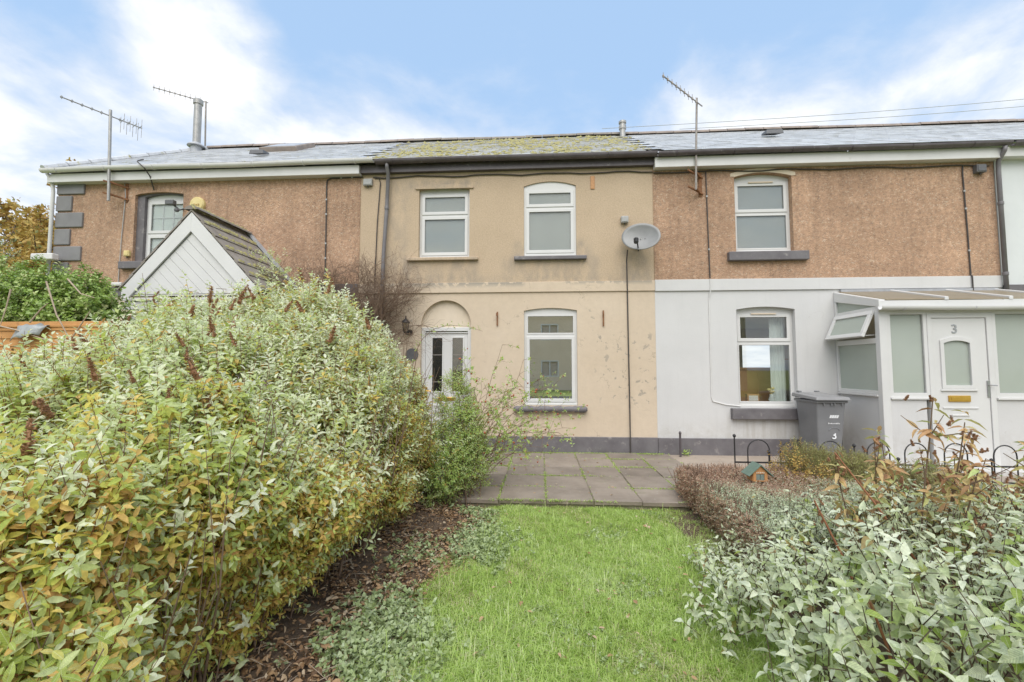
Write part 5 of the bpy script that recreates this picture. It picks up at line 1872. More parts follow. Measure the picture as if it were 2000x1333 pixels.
# ---------------------------------------------------------------- grass and bed cover
def blades(x0, x1, y0, y1, n, keep, length, mat='grass', name='grass', wide=0.0022):
    x = RNG.uniform(x0, x1, n)
    y = y0 + (y1 - y0) * RNG.uniform(0, 1, n) ** 1.25
    pat = np.sin(x * 3.1 + 0.7 * np.sin(y * 2.3)) * np.cos(y * 2.7 + x) + RNG.normal(0, 0.5, n)
    ok = keep(x, y)
    x, y, pat = x[ok], y[ok], pat[ok]
    n = len(x)
    az = RNG.uniform(0, 6.28, n)
    L = length * RNG.uniform(0.45, 1.35, n) * (1 + 0.22 * pat + .28 * np.sin(x * 11 + 3 * np.sin(y * 7)) * np.sin(y * 12))
    L = np.clip(L, 0.02, None)
    # tufts: blades of a tuft lean the same way
    az = np.where(RNG.random(n) < 0.5, 3.0 * np.sin(x * 17.1 + 2 * np.sin(y * 13.3)) + 2.2 * np.cos(y * 21.2 + x * 9.0) + RNG.normal(0, .7, n), az)
    lean = RNG.uniform(0.35, 1.75, n) * (1 + .35 * np.sin(x * 8) * np.sin(y * 9))
    z = np.array([lawn_z(a, b) for a, b in zip(x, y)])
    B = np.stack([x, y, z - 0.004], 1)
    h = np.stack([np.cos(az), np.sin(az), np.zeros(n)], 1)
    up = np.array([[0, 0, 1.0]])
    side = np.stack([-np.sin(az), np.cos(az), np.zeros(n)], 1) * (wide * RNG.uniform(.7, 1.5, n))[:, None]
    m1 = B + up * (L * .55)[:, None] + h * (L * .22 * lean)[:, None]
    tip = B + up * (L * np.maximum(0.92 - 0.42 * lean, .15))[:, None] + h * (L * .75 * lean)[:, None]
    V = np.stack([B - side, B + side, m1 + side * .8, m1 - side * .8, tip], 1).reshape(-1, 3)
    b0 = (np.arange(n) * 5)[:, None]
    F = np.concatenate([b0 + np.array([[0, 1, 2]]), b0 + np.array([[0, 2, 3]]), b0 + np.array([[3, 2, 4]])], 0)
    tint = np.clip(0.55 + 0.14 * pat + RNG.normal(0, 0.16, n), 0.16, 1)
    thin = np.sin(x * 2.3 + 1.1 * np.sin(y * 3.1)) * np.cos(y * 1.9 - 1.7 * x) + .5 * np.sin(x * 7.3 + y * 6.1)
    dead = RNG.random(n) < 0.05 + 0.06 * (pat < -0.6) + 0.22 * (thin > .75)
    tint = tint - 0.10 * thin
    tint[dead] = RNG.uniform(0, 0.14, dead.sum())
    return np_mesh(name, V, F, mat, None, tint, 5, smooth=True)


def on_lawn(x, y):
    e = np.array([bed_edge(v) for v in y])
    wob = 0.10 * np.sin(y * 5.3) + 0.06 * np.sin(y * 13 + 1)
    right = np.interp(y, [-7, -5.9, -4.2, -3.0], [1.35, 1.5, 1.9, 1.9])
    return (x > e + wob + RNG.normal(0, 0.07, len(x))) & (x < right)


g = blades(-1.2, 2.0, -7.0, -3.03, 230000, on_lawn, 0.052)
stuff(g, 'short green lawn grass with pale dead blades', 'grass')
g = blades(-0.9, 1.6, -7.0, -3.2, 5200, on_lawn, 0.15, name='long_grass', wide=0.0016)
stuff(g, 'long wispy pale grass blades standing out of the lawn', 'grass')
# tufts creeping into the slab joints
V_, T_ = [], []
pts = []
for k in range(5600):
    if random.random() < 0.5:
        x = random.choice(GX[9:]) + random.gauss(0, 0.012)
        y = random.uniform(-3.0, -0.05)
    else:
        x = random.uniform(-1.5, 2.35)
        y = random.choice(GY[1:]) + random.gauss(0, 0.014)
    if math.sin(x * 2.7 + 3 * math.sin(y * 1.9)) + random.gauss(0, .5) < 0.05:
        continue
    pts.append((x, y, 0.098))
for k in range(900):
    pts.append((random.uniform(-1.3, 2.3), -0.045 - abs(random.gauss(0, .03)), 0.098))
B = np.array(pts)
P, D, N, L, I, T = sprigs(B, RNG.normal(0, .4, B.shape) + [0, 0, 1], 0.012, 5, 0.024, (40, 85))
V, F, per = leaf_arrays(P, D, N, L, 0.4, detail=1)
stuff(np_mesh('joint_weeds', V, F, 'grass', None, RNG.uniform(0.1, 0.95, len(P)), per), 'moss and small weeds growing in the slab joints', 'weeds')

# dead leaves on the bed and a few on lawn and paving
def scatter_flat(n, fx, fz, size, wr, mat, name, label, cat, tilt=0.5, tint=None, detail=2):
    P = np.array([fx() for _ in range(n)])
    P[:, 2] += fz
    az = RNG.uniform(0, 6.28, n)
    D = nrm(np.stack([np.cos(az), np.sin(az), RNG.normal(0, tilt * .5, n)], 1))
    N = nrm(RNG.normal(0, tilt, (n, 3)) + [0, 0, 1])
    N = nrm(N - D * np.sum(N * D, 1)[:, None])
    L = size * RNG.uniform(.5, 1.4, n)
    V, F, per = leaf_arrays(P, D, N, L, wr, 'oval', 0.35, RNG.uniform(-.3, .4), detail)
    o = np_mesh(name, V, F, mat, None, RNG.uniform(0, 1, n) if tint is None else tint(n), per)
    return stuff(o, label, cat)


def bed_pt():
    y = random.uniform(-7.2, -3.1)
    e = float(bed_edge(y))
    x = e - random.random() ** 0.9 * 1.6 + random.gauss(0, .06)
    if math.sin(x * 5.3 + y * 2.1) * math.cos(y * 3.7 - x) < -0.45 and random.random() < .7:
        return bed_pt()
    return (x, y, bed_z(x, y) + random.uniform(0, .03))


scatter_flat(7500, bed_pt, 0.012, 0.045, 0.40, 'litter', 'leaf_litter', 'brown fallen leaves covering the soil of the left bed', 'leaf litter', 0.5)


scatter_flat(6000, bed_pt, 0.008, 0.024, 0.55, 'litter', 'leaf_crumbs', 'small crumbled leaf bits between the fallen leaves', 'leaf litter', 0.7, None, 1)
A = np.array([bed_pt() for _ in range(700)]) + [0, 0, .02]
V, F = tubes(A, A + np.stack([RNG.normal(0, .07, 700), RNG.normal(0, .07, 700), RNG.normal(0, .012, 700)], 1), .0025, .0015)
stuff(np_mesh('fallen_twigs', V, F, 'palecane'), 'thin dead twigs lying on the soil of the left bed', 'twigs')


def strag():
    if random.random() < 0.45:
        return (random.uniform(-1.2, 2.2), random.uniform(-2.95, -.1), 0.112)
    x, y = random.uniform(-.8, 1.6), random.uniform(-6.4, -3.1)
    return (x, y, lawn_z(x, y) + random.uniform(.03, .05))


scatter_flat(210, strag, 0.0, 0.04, 0.5, 'litter', 'stray_leaves', 'scattered orange fallen leaves on lawn and paving', 'leaves', 0.3, lambda n: RNG.uniform(.5, 1, n))


# trailing ground ivy between bed and lawn
pts = []
while len(pts) < 1700:
    y = random.uniform(-7.0, -3.2)
    e = float(bed_edge(y))
    x = e + random.gauss(-0.14, 0.24)
    if math.sin(x * 6 + 2 * y) + math.cos(y * 4.4) + random.gauss(0, .6) < 0.25:
        continue
    pts.append((x, y, max(bed_z(x, y), lawn_z(x, y)) + 0.005))
B = np.array(pts)
P, D, N, L, I, T = sprigs(B, RNG.normal(0, .5, B.shape) + [0, 0, 1], 0.05, 6, 0.042, (50, 95), 0.1)
V, F, per = leaf_arrays(P, D, N, L, 0.72, 'ovate', 0.2, 0.1)
stuff(np_mesh('ground_ivy', V, F, 'gc_leaf', None, np.clip(RNG.normal(.5, .25, len(P)), 0, 1), per), 'grey-green creeping ground cover between bed and lawn', 'ground cover')


pts = []
while len(pts) < 420:
    x, y = random.uniform(-.8, 1.5), random.uniform(-6.6, -3.1)
    if math.sin(x * 4.3 + 1.7 * math.sin(y * 2.2)) * math.cos(y * 3.4 + x) > .55:
        pts.append((x, y, lawn_z(x, y) + .015))
B = np.array(pts)
P, D, N, L, I, T = sprigs(B, RNG.normal(0, .4, B.shape) + [0, 0, 1], 0.03, 5, 0.022, (60, 95), 0.1)
V, F, per = leaf_arrays(P, D, N, L, 0.9, 'ovate', 0.2, 0.1)
stuff(np_mesh('clover', V, F, 'gc_leaf', None, np.clip(RNG.normal(.4, .2, len(P)), 0, 1), per), 'small patches of clover growing in the lawn', 'clover')


# ---------------------------------------------------------------- big spiraea shrub on the left
def sh_top(x, Y):
    d = Y + 8.5
    h = np.interp(d, [0.6, 1.2, 2.0, 3.0, 4.0, 4.8, 5.5, 6.0], [0.75, 0.98, 1.26, 1.66, 2.10, 2.48, 2.55, 2.2])
    f = np.interp(x, [-8, -6.2, -5.1, -4.4, -3.4, -2.5, -2.1, -1.7, -1.3], [0.58, 0.60, 0.70, 0.90, 1.0, 1.0, 0.90, 0.78, 0.66])
    h = h * (1 + (f - 1) * np.clip((d - 2.6) / .6, 0, 1))
    return h + 0.11 * np.sin(x * 3.3 + 1.2) * np.cos(Y * 2.9) + 0.07 * np.sin(x * 7.1 - Y * 5.3)


def sh_edge(Y):
    return np.interp(Y, [-8.2, -7.2, -6.2, -5.2, -4.2, -3.4, -2.9, -2.6], [-1.72, -1.66, -1.58, -1.50, -1.46, -1.50, -1.66, -2.05])


sp = thing('shrub', 'big overgrown shrub with pale green leaves and brown flower spikes filling the left side', 'shrub', (-2.9, -5.2, 0.0))
n_top = 8600
x = RNG.uniform(-7.2, -1.35, n_top * 2)
Y = -2.6 - (8.0 - 2.6) * RNG.uniform(0, 1, n_top * 2) ** 0.9
d = Y + 8.5
ok = (x < sh_edge(Y) - 0.02) & (x > -1.38 * d - 0.5) & (d > 0.95)
x, Y = x[ok][:n_top], Y[ok][:n_top]
z = sh_top(x, Y) + np.where(RNG.random(len(x)) < .22, 1, -1) * np.abs(RNG.normal(0, 0.12, len(x))) - .03
inset = sh_edge(Y) - x
z = z - 0.42 * np.exp(-(inset / 0.30)) * (0.6 + 0.4 * RNG.random(len(x)))
Bt = np.stack([x, Y, z - 0.16], 1)
Ut = nrm(RNG.normal(0, 0.30, Bt.shape) + np.stack([0.45 * np.exp(-inset / .3), -0.25 + 0 * x, 1.0 + 0 * x], 1))
keep = (np.linalg.norm(Bt - np.array(cam.location), axis=1) > 0.95)
Bt, Ut = Bt[keep], Ut[keep]
P1, D1, N1, L1, I1, T1 = sprigs(Bt, Ut, 0.23, 13, 0.070, (48, 84), 0.12, 0.24)
pale = np.clip(RNG.normal(0.78, 0.15, len(Bt)) - 0.26 * np.clip((-5.4 - Bt[:, 1]) / 1.0, 0, 1), 0.2, 1)
t1 = pale[I1] + 0.28 * (T1 - 0.55) + RNG.normal(0, 0.08, len(I1))
warm1 = np.sin(Bt[:, 0] * 2.2 + 1.3) * np.cos(Bt[:, 1] * 1.9)
yl = RNG.random(len(I1)) < (0.13 + .08 * warm1[I1]) * (1.2 - T1)
t1[yl] = RNG.uniform(0.02, 0.36, yl.sum())
# side face: rounded shoulder, greener towards the top, hollows between the branches
n_s = 14500
Y = -2.62 - 5.08 * RNG.uniform(0, 1, n_s) ** 1.25
hh = sh_top(sh_edge(Y), Y)
zr = RNG.uniform(0, 1, n_s) ** 0.85
zz = 0.12 + (hh - 0.16) * zr
bul = 0.12 * np.sin(zr * math.pi) - 0.75 * np.clip(zr - 0.45, 0, 1) ** 1.6 - 0.20 * np.clip((0.22 - zr) / 0.22, 0, 1)
lump = np.sin(Y * 4.1 + zz * 3.0 + 1.3 * np.sin(Y * 1.7)) * np.cos(zz * 4.3 - Y * 1.1)
bul = bul + 0.20 * lump + 0.07 * np.sin(Y * 9.0 - zz * 6)
x = sh_edge(Y) + bul - np.abs(RNG.normal(0, 0.13, n_s)) - 0.10
Bs = np.stack([x, Y, zz], 1)
Us = nrm(RNG.normal(0, 0.40, Bs.shape) + np.stack([0.85 - 0.45 * zr, -0.30 + 0 * zr, 0.25 + 0.75 * zr], 1))
keep = (lump + RNG.normal(0, .35, n_s) > -0.72) & (np.linalg.norm(Bs - np.array(cam.location), axis=1) > 1.0)
Bs, Us, zr = Bs[keep], Us[keep], zr[keep]
P2, D2, N2, L2, I2, T2 = sprigs(Bs, Us, 0.17, 10, 0.056, (45, 85), 0.22, 0.32)
L2 = L2 * np.interp(zr[I2], [0, .5, 1], [.82, 1.0, 1.12]) * np.interp(Bs[I2, 1], [-6.5, -5.2, -4.0], [1.08, .92, .74])
pale = np.clip(RNG.normal(0.44, 0.15, len(Bs)) + 0.20 * zr - 0.08 * np.clip((-5.2 - Bs[:, 1]) / 1.0, 0, 1), 0.05, 1)
t2 = pale[I2] + 0.2 * (T2 - .5) + RNG.normal(0, 0.10, len(I2))
warm = np.sin(Bs[:, 1] * 2.6 + Bs[:, 2] * 3.9) * np.cos(Bs[:, 2] * 2.2 - Bs[:, 1])
yl = RNG.random(len(I2)) < np.clip(0.56 - 0.30 * zr[I2] - 0.12 * T2 + 0.18 * warm[I2], .06, .8)
t2[yl] = RNG.uniform(0.02, 0.36, yl.sum())
# long loose shoots that break the outline
n_l = 1150
k_ = RNG.integers(0, len(Bt), n_l // 2)
k2 = RNG.integers(0, len(Bs), n_l - n_l // 2)
Bl = np.concatenate([Bt[k_] + [0, 0, .02], Bs[k2]])
Ul = nrm(np.concatenate([Ut[k_] + RNG.normal(0, .25, (len(k_), 3)) + [0, 0, .5], Us[k2] * [1.0, 1, .9] + RNG.normal(0, .35, (len(k2), 3)) + [.1, 0, .35]]))
far_ok = np.linalg.norm(Bl + Ul * .4 - np.array(cam.location), axis=1) > 1.15
Bl, Ul = Bl[far_ok], Ul[far_ok]
P3, D3, N3, L3, I3, T3 = sprigs(Bl, Ul, RNG.uniform(.26, .44, len(Bl)), 17, .066, (45, 82), .15, .25)
t3_ = np.clip(RNG.normal(.66, .18, len(Bl)), .15, 1)[I3] + .3 * (T3 - .5) + RNG.normal(0, .07, len(I3))
yl = RNG.random(len(I3)) < .18 * (1.1 - T3)
t3_[yl] = RNG.uniform(.03, .36, yl.sum())
P, D, N, L, T = [np.concatenate(q) for q in ((P1, P2, P3), (D1, D2, D3), (N1, N2, N3), (L1, L2, L3), (t1, t2, t3_))]
T = np.clip(T, 0, 1)
pick = nearest_visible(P, 300)
rest = np.ones(len(P), bool)
rest[pick] = False
leaf_objects(sp, P[pick], D[pick], N[pick], L[pick], [one_leaf_mesh('leaf', 'oval', w_, 'sp_leaf_one', f_, c_) for w_, f_, c_ in ((.40, .25, .2), (.46, .15, .35), (.36, .35, .1), (.42, .2, -.1))])
dist = np.linalg.norm(P - np.array(cam.location), axis=1)
near = rest & (dist < 4.2)
far = rest & (dist >= 4.2)
V, F, per = leaf_arrays(P[near], D[near], N[near], L[near], 0.40, 'oval', 0.25, 0.25)
stuff(np_mesh('foliage', V, F, 'sp_leaf', sp, T[near], per))
V, F, per = leaf_arrays(P[far], D[far], N[far], L[far], 0.44, 'oval', 0.25, 0.2, 1)
stuff(np_mesh('foliage', V, F, 'sp_leaf', sp, T[far], per))
# stems from the ground up into the crown, dark inside
lines = []
for k in range(620):
    yy = random.uniform(-7.8, -2.7)
    xx = float(sh_edge(yy)) - 0.10 - 1.5 * random.random() ** 1.8
    if random.random() < 0.35:
        yy = random.uniform(-7.4, -2.8)
        xx = random.uniform(-6.5, float(sh_edge(yy)) - .3)
    hgt = float(sh_top(xx, yy)) * random.uniform(.75, 1.02)
    p0 = np.array((xx, yy, 0.0))
    p3 = p0 + np.array((random.gauss(.15, .22), random.gauss(-.05, .22), hgt))
    mid = (p0 + p3) / 2 + np.array((random.gauss(0, .08), random.gauss(0, .08), 0))
    if np.linalg.norm(p3 - np.array(cam.location)) < 1.0:
        continue
    lines.append(([p0, mid, p3], random.uniform(.004, .010), 0.002))
V, F = polyline_twigs(lines)
stuff(np_mesh('stems', V, F, 'twig', sp))
V, F = tubes(np.concatenate([Bt, Bs, Bl]), np.concatenate([Bt + Ut * .19, Bs + Us * .16, Bl + Ul * .34]), 0.0026, 0.0013)
stuff(np_mesh('twigs', V, F, 'redstem', sp))
# brown flower spikes
spm = []
for v_ in range(3):
    b = MB()
    prof = []
    for i in range(9):
        t = i / 8
        prof.append((max(0.001, 0.014 * (1 - t) ** 0.7 * (0.75 + 0.5 * random.random())), 0.13 * t))
    b.lathe((0, 0, 0), prof, 7)
    for k in range(110):
        t = random.random()
        r = 0.018 * (1 - t) ** .7
        a = random.uniform(0, 6.28)
        p = Vector((r * math.cos(a), r * math.sin(a), .13 * t))
        q = random.uniform(.004, .009)
        b.add([p + Vector((q, 0, 0)), p + Vector((-q * .5, q, 0)), p + Vector((-q * .5, -q, 0)), p + Vector((math.cos(a), math.sin(a), .5)) * q * 1.6], [(0, 1, 3), (1, 2, 3), (2, 0, 3)])
    me = bpy.data.meshes.new('flower_spike')
    me.from_pydata([tuple(p) for p in b.v], [], b.f)
    me.materials.append(M['seed'])
    spm.append(me)
cnt = 0
while cnt < 80:
    yy = random.uniform(-6.6, -2.8)
    xx = random.uniform(-6.2, float(sh_edge(yy)) - .25)
    dd = yy + 8.5
    if xx < -1.3 * dd or dd < 1.7:
        continue
    zz_ = float(sh_top(xx, yy)) + random.uniform(.02, .20)
    o = place('flower_spike', spm[cnt % 3], Vector((xx, yy, zz_)), sp)
    s_ = random.uniform(.6, 1.35)
    o.scale = (s_, s_, s_ * random.uniform(.8, 1.2))
    o.rotation_euler = (random.gauss(0, .3), random.gauss(0, .3), random.uniform(0, 6))
    cnt += 1

# ---------------------------------------------------------------- small-leaved hedge at the end of the bed
def blob_points(n, c, r, squash=None, shell=0.45):
    u = nrm(RNG.normal(0, 1, (n, 3)))
    q = 1 - shell * RNG.random(n) ** 1.6
    return np.array(c) + u * q[:, None] * np.array(r), u


def blob_shrub(name, label, cat, loc, blobs, n, leaf, wr, mat, k=8, sl=0.12, tint=(0.55, 0.22), yellow=0.2, detail=1, phi=(45, 85), kind='oval', droop=0.1, stems=40, stem_mat='twig', up=0.55, zmin=0.05, group=None, fold=.25):
    t = thing(name, label, cat, loc, group)
    tot = sum(b_[1][0] * b_[1][1] * b_[1][2] for b_ in blobs)
    Bs_, Us_ = [], []
    for c, r in blobs:
        m_ = max(20, int(n * (r[0] * r[1] * r[2]) / tot))
        p, u = blob_points(m_, c, r)
        wob = 1 + 0.16 * np.sin(p[:, 0:1] * 9 + p[:, 2:3] * 7) * np.cos(p[:, 1:2] * 8 - p[:, 2:3] * 5)
        p = np.array(c) + (p - np.array(c)) * wob
        Bs_.append(p)
        Us_.append(nrm(u + RNG.normal(0, .35, u.shape) + [0, 0, up]))
    B_, U_ = np.concatenate(Bs_), np.concatenate(Us_)
    ok = B_[:, 2] > zmin
    B_, U_ = B_[ok], U_[ok]
    P, D, N, L, I, T = sprigs(B_, U_, sl, k, leaf, phi, droop, .3)
    tt = np.clip(RNG.normal(tint[0], tint[1], len(B_)), 0.02, 1)[I] + .15 * (T - .5) + RNG.normal(0, .08, len(I))
    yl = RNG.random(len(I)) < yellow
    tt[yl] = RNG.uniform(0, .35, yl.sum())
    V, F, per = leaf_arrays(P, D, N, L, wr, kind, fold, .2, detail)
    stuff(np_mesh('foliage', V, F, mat, t, np.clip(tt, 0, 1), per))
    A, Bv = B_, B_ + U_ * sl
    lines_ = []
    for s in range(stems):
        c, r = random.choice(blobs)
        p0 = np.array((loc[0] + random.gauss(0, .16), loc[1] + random.gauss(0, .16), 0.0 if loc[2] < 0.3 else loc[2]))
        p1 = np.array(c) + np.array(r) * np.array([random.uniform(-.8, .8) for _ in range(3)])
        lines_.append(([p0, (p0 + p1) / 2 + np.array([random.gauss(0, .06), random.gauss(0, .06), .04]), p1], random.uniform(.004, .009), .002))
    if lines_:
        V, F = join_vf([polyline_twigs(lines_, 3), tubes(A, Bv, .002, .001)])
        stuff(np_mesh('stems', V, F, stem_mat, t))
    return t


blob_shrub('hedge', 'small-leaved hedge turning yellow at the house end of the left bed', 'hedge', (-1.5, -3.1, 0),
           [((-2.12, -3.15, 1.22), (.44, .50, .72)), ((-1.74, -3.25, 0.72), (.44, .5, .66)), ((-1.78, -3.0, 1.05), (.32, .4, .6)), ((-2.15, -3.6, 1.3), (.40, .5, .68)), ((-1.68, -3.8, .70), (.34, .5, .62))],
           6500, 0.036, 0.50, 'hg_leaf', k=9, sl=.13, tint=(.60, .2), yellow=.30, stems=160)
blob_shrub('shrub', 'bright green bushy shrub at the corner of the paving by the front door', 'shrub', (-1.05, -2.9, 0),
           [((-1.22, -2.95, 0.52), (.42, .36, .46)), ((-1.02, -2.80, 0.88), (.26, .24, .36)), ((-1.35, -3.1, .35), (.38, .3, .34)), ((-1.10, -2.72, 1.22), (.20, .20, .40)), ((-0.86, -2.80, .55), (.20, .22, .34))],
           2700, 0.034, 0.50, 'rose_leaf', k=9, sl=.14, tint=(.68, .2), yellow=.16, stems=80)

# ---------------------------------------------------------------- wild rose by the door: arching canes, hips, sparse leaves
rs = thing('rose_bush', 'wild rose with thin canes and red hips in front of the cream wall', 'rose bush', (-1.0, -2.5, 0.1))
lines, LB, LU, hips = [], [], [], []
def cane(p0, d, length, r, bend=0.35, n=9):
    pts = [np.array(p0, float)]
    d = np.array(d, float)
    for i in range(n):
        d = d / np.linalg.norm(d)
        pts.append(pts[-1] + d * length / n)
        d = d + np.array([random.gauss(0, .10), random.gauss(0, .10), -bend / n * 2 + random.gauss(0, .05)])
    lines.append((pts, r, r * .35))
    return pts
for k in range(38):
    a = random.uniform(0, 6.28)
    p0 = (-1.02 + random.gauss(0, .10), -2.55 + random.gauss(0, .10), 0.08)
    d = (0.55 + random.gauss(0, .35), random.gauss(0.1, .25), 1.5)
    pts = cane(p0, d, random.uniform(1.2, 2.05), .005, .5)
    for i in range(3, len(pts)):
        for q in range(random.choice((1, 2, 2))):
            dd = np.array([random.gauss(.3, .6), random.gauss(0, .6), random.gauss(.25, .5)])
            tp = cane(pts[i], dd, random.uniform(.10, .32), .0028, .2, 4)
            for p_ in tp[2:]:
                if random.random() < 0.55:
                    LB.append(p_)
                    LU.append([random.gauss(0, 1), random.gauss(0, 1), random.gauss(.3, .6)])
            if random.random() < .45:
                hips.append(tp[-1])
# the long cane reaching across the door
pts = [np.array(p) for p in ((-2.05, -1.6, 1.55), (-1.98, -1.6, 1.95), (-1.85, -1.6, 2.18), (-1.68, -1.6, 2.32), (-1.45, -1.6, 2.38), (-1.15, -1.6, 2.36), (-0.9, -1.6, 2.28))]
lines.append((pts, .006, .002))
for i in range(1, len(pts)):
    for q in range(5):
        t = random.random()
        LB.append(pts[i - 1] * (1 - t) + pts[i] * t)
        LU.append([random.gauss(0, 1), random.gauss(0, .6), random.gauss(.2, .7)])
V, F = polyline_twigs(lines, 4)
stuff(np_mesh('canes', V, F, 'twig', rs))
B, U = np.array(LB), np.array(LU)
P, D, N, L, I, T = sprigs(B, U, 0.07, 5, 0.036, (40, 80), .1)
V, F, per = leaf_arrays(P, D, N, L, .6, 'ovate')
stuff(np_mesh('foliage', V, F, 'rose_leaf', rs, np.clip(RNG.normal(.6, .25, len(P)), 0, 1), per))
hm_ = MB().lathe((0, 0, 0), [(0.002, -.012), (0.009, -.007), (0.010, 0), (0.006, .008), (.003, .012)], 7)
hme = bpy.data.meshes.new('rose_hip')
hme.from_pydata(hm_.v, [], hm_.f)
hme.polygons.foreach_set('use_smooth', [True] * len(hme.polygons))
hme.materials.append(M['hip'])
for p in hips[:150]:
    o = place('rose_hip', hme, Vector(p), rs)
    o.rotation_euler = (random.gauss(0, .6), random.gauss(0, .6), 0)
    o.scale = [random.uniform(.8, 1.5)] * 3

# ---------------------------------------------------------------- bare climber on the wall between left and middle house
cl = thing('climber', 'leafless tangled brown climber on the wall around the downpipe', 'climber', (-3.6, -0.25, 0.1))
lines = []
def rec(p, d, L, r, lev):
    pts = [p]
    n = 5
    for i in range(n):
        d = d / np.linalg.norm(d) + np.array([random.gauss(0, .28), random.gauss(0, .12), random.gauss(0, .22)])
        q = pts[-1] + d / np.linalg.norm(d) * L / n
        q[1] = min(-0.04, max(-0.9, q[1]))
        q[2] = min(q[2], 3.95 + random.gauss(0, .25))
        pts.append(q)
    lines.append((pts, r, r * .5))
    if lev > 0:
        for i in range(1, n + 1):
            for _ in range(2 if lev > 1 else 1):
                rec(pts[i].copy(), d + np.array([random.gauss(0, 1.1), random.gauss(0, .4), random.gauss(.1, .8)]), L * random.uniform(.4, .7), r * .55, lev - 1)
for k in range(70):
    x0_ = random.choice((random.uniform(-5.6, -3.3), random.uniform(-4.4, -2.9), random.gauss(-3.1, .15)))
    rec(np.array((x0_, random.uniform(-.6, -.06), random.uniform(1.9, 2.8))), np.array((random.gauss(0, .6), 0, 1.)), random.uniform(.6, 1.05), .007, 2)
for k in range(26):
    rec(np.array((random.uniform(-6.3, -4.5), random.uniform(-1.75, -1.55), random.uniform(2.4, 3.0))), np.array((random.gauss(0, .6), 0, 1.)), random.uniform(.5, .8), .005, 2)
V, F = polyline_twigs(lines, 3)
stuff(np_mesh('twigs', V, F, 'twig', cl))
# a few leafy shoots among the twigs
B = np.array([(random.gauss(-4.85, .12), random.uniform(-1.1, -.9), random.uniform(3.0, 3.75)) for _ in range(60)] + [(random.gauss(-4.5, .08), -1.0, random.gauss(3.35, .08)) for _ in range(14)])
P, D, N, L, I, T = sprigs(B, RNG.normal(0, .4, B.shape) + [0, 0, 1], .14, 8, .055, (40, 80))
V, F, per = leaf_arrays(P, D, N, L, .4)
stuff(np_mesh('foliage', V, F, 'sp_leaf', cl, np.clip(RNG.normal(.75, .12, len(P)), 0, 1), per))

# ---------------------------------------------------------------- fence, ivy and tree at the far left
fc = thing('fence', 'orange stained lapped wooden fence behind the left shrub', 'fence', (-7.2, -3.0, 0.0))
fx_0, fx_1 = -9.4, -5.7
z = 0.1
bi = 0
while z < 2.2:
    x = fx_0
    y_ = -3.0
    b = MB().frustum([(fx_0, y_ - .022, z), (fx_1, y_ - .022, z), (fx_1, y_ - .004, z), (fx_0, y_ - .004, z)], [(fx_0, y_ - .006, z + .125), (fx_1, y_ - .006, z + .125), (fx_1, y_ + .004, z + .125), (fx_0, y_ + .004, z + .125)])
    b.build('board', 'fence_wood', fc, bevel=0.003)
    z += 0.105
    bi += 1
for x in (fx_0, -7.55, fx_1):
    MB().box(x - .05, x + .05, -2.98, -2.88, 0, 2.24).build('post', 'fence_wood', fc, bevel=0.005)
MB().box(fx_0, fx_1, -3.03, -2.93, 2.245, 2.275).build('capping', 'fence_wood', fc, bevel=0.005)
tp = MB()
for i in range(7):
    for j in range(6):
        u, v = i / 6, j / 5
        tp.v.append((-6.98 + .42 * u + .03 * math.sin(j), -3.06 - 0.05 * math.sin(u * 3.1) - .05 * v + (0.1 if j == 0 else 0), 2.29 - 0.22 * v * (1 - .35 * u) + 0.02 * math.sin(i * 2 + j)))
tp.f = [(a * 6 + c, a * 6 + c + 1, (a + 1) * 6 + c + 1, (a + 1) * 6 + c) for a in range(6) for c in range(5)]
o = tp.build('plastic_sheet', 'tarp', smooth=True)
md = o.modifiers.new('thickness', 'SOLIDIFY')
md.thickness = 0.006
tag(o, 'scrap of grey plastic sheet draped over the top of the wooden fence', 'plastic sheet')
iv = blob_shrub('ivy_bush', 'dense green ivy mound growing behind the wooden fence', 'ivy', (-7.3, -2.4, 0),
           [((-7.5, -2.35, 2.35), (1.0, .55, .85)), ((-6.72, -2.3, 2.3), (.5, .45, .72)), ((-8.4, -2.3, 2.4), (.8, .5, .9)), ((-7.0, -2.35, 2.6), (.55, .4, .55))],
           5200, .058, .75, 'ivy_leaf', k=7, sl=.10, tint=(.52, .22), yellow=.03, kind='ovate', stems=30, up=.3)
lines = []
for p in (((-7.6, -3.1, 2.35), (-6.9, -3.12, 2.20), (-6.35, -3.1, 2.02), (-5.9, -3.1, 1.85)), ((-6.55, -3.1, 2.85), (-6.35, -3.12, 2.4), (-6.15, -3.1, 2.05), (-6.0, -3.1, 1.8)),
          ((-7.05, -3.1, 2.75), (-7.10, -3.1, 2.5), (-7.16, -3.12, 2.2)), ((-6.25, -3.1, 2.88), (-6.05, -3.1, 2.68), (-5.85, -3.1, 2.62)), ((-6.2, -3.1, 2.0), (-6.0, -3.1, 2.3), (-5.9, -3.1, 2.45)),
          ((-6.75, -3.1, 2.3), (-6.6, -3.1, 2.48), (-6.5, -3.1, 2.56))):
    lines.append(([np.array(q, float) for q in p], .012, .004))
V, F = polyline_twigs(lines, 5)
stuff(np_mesh('dead_canes', V, F, 'palecane', iv))

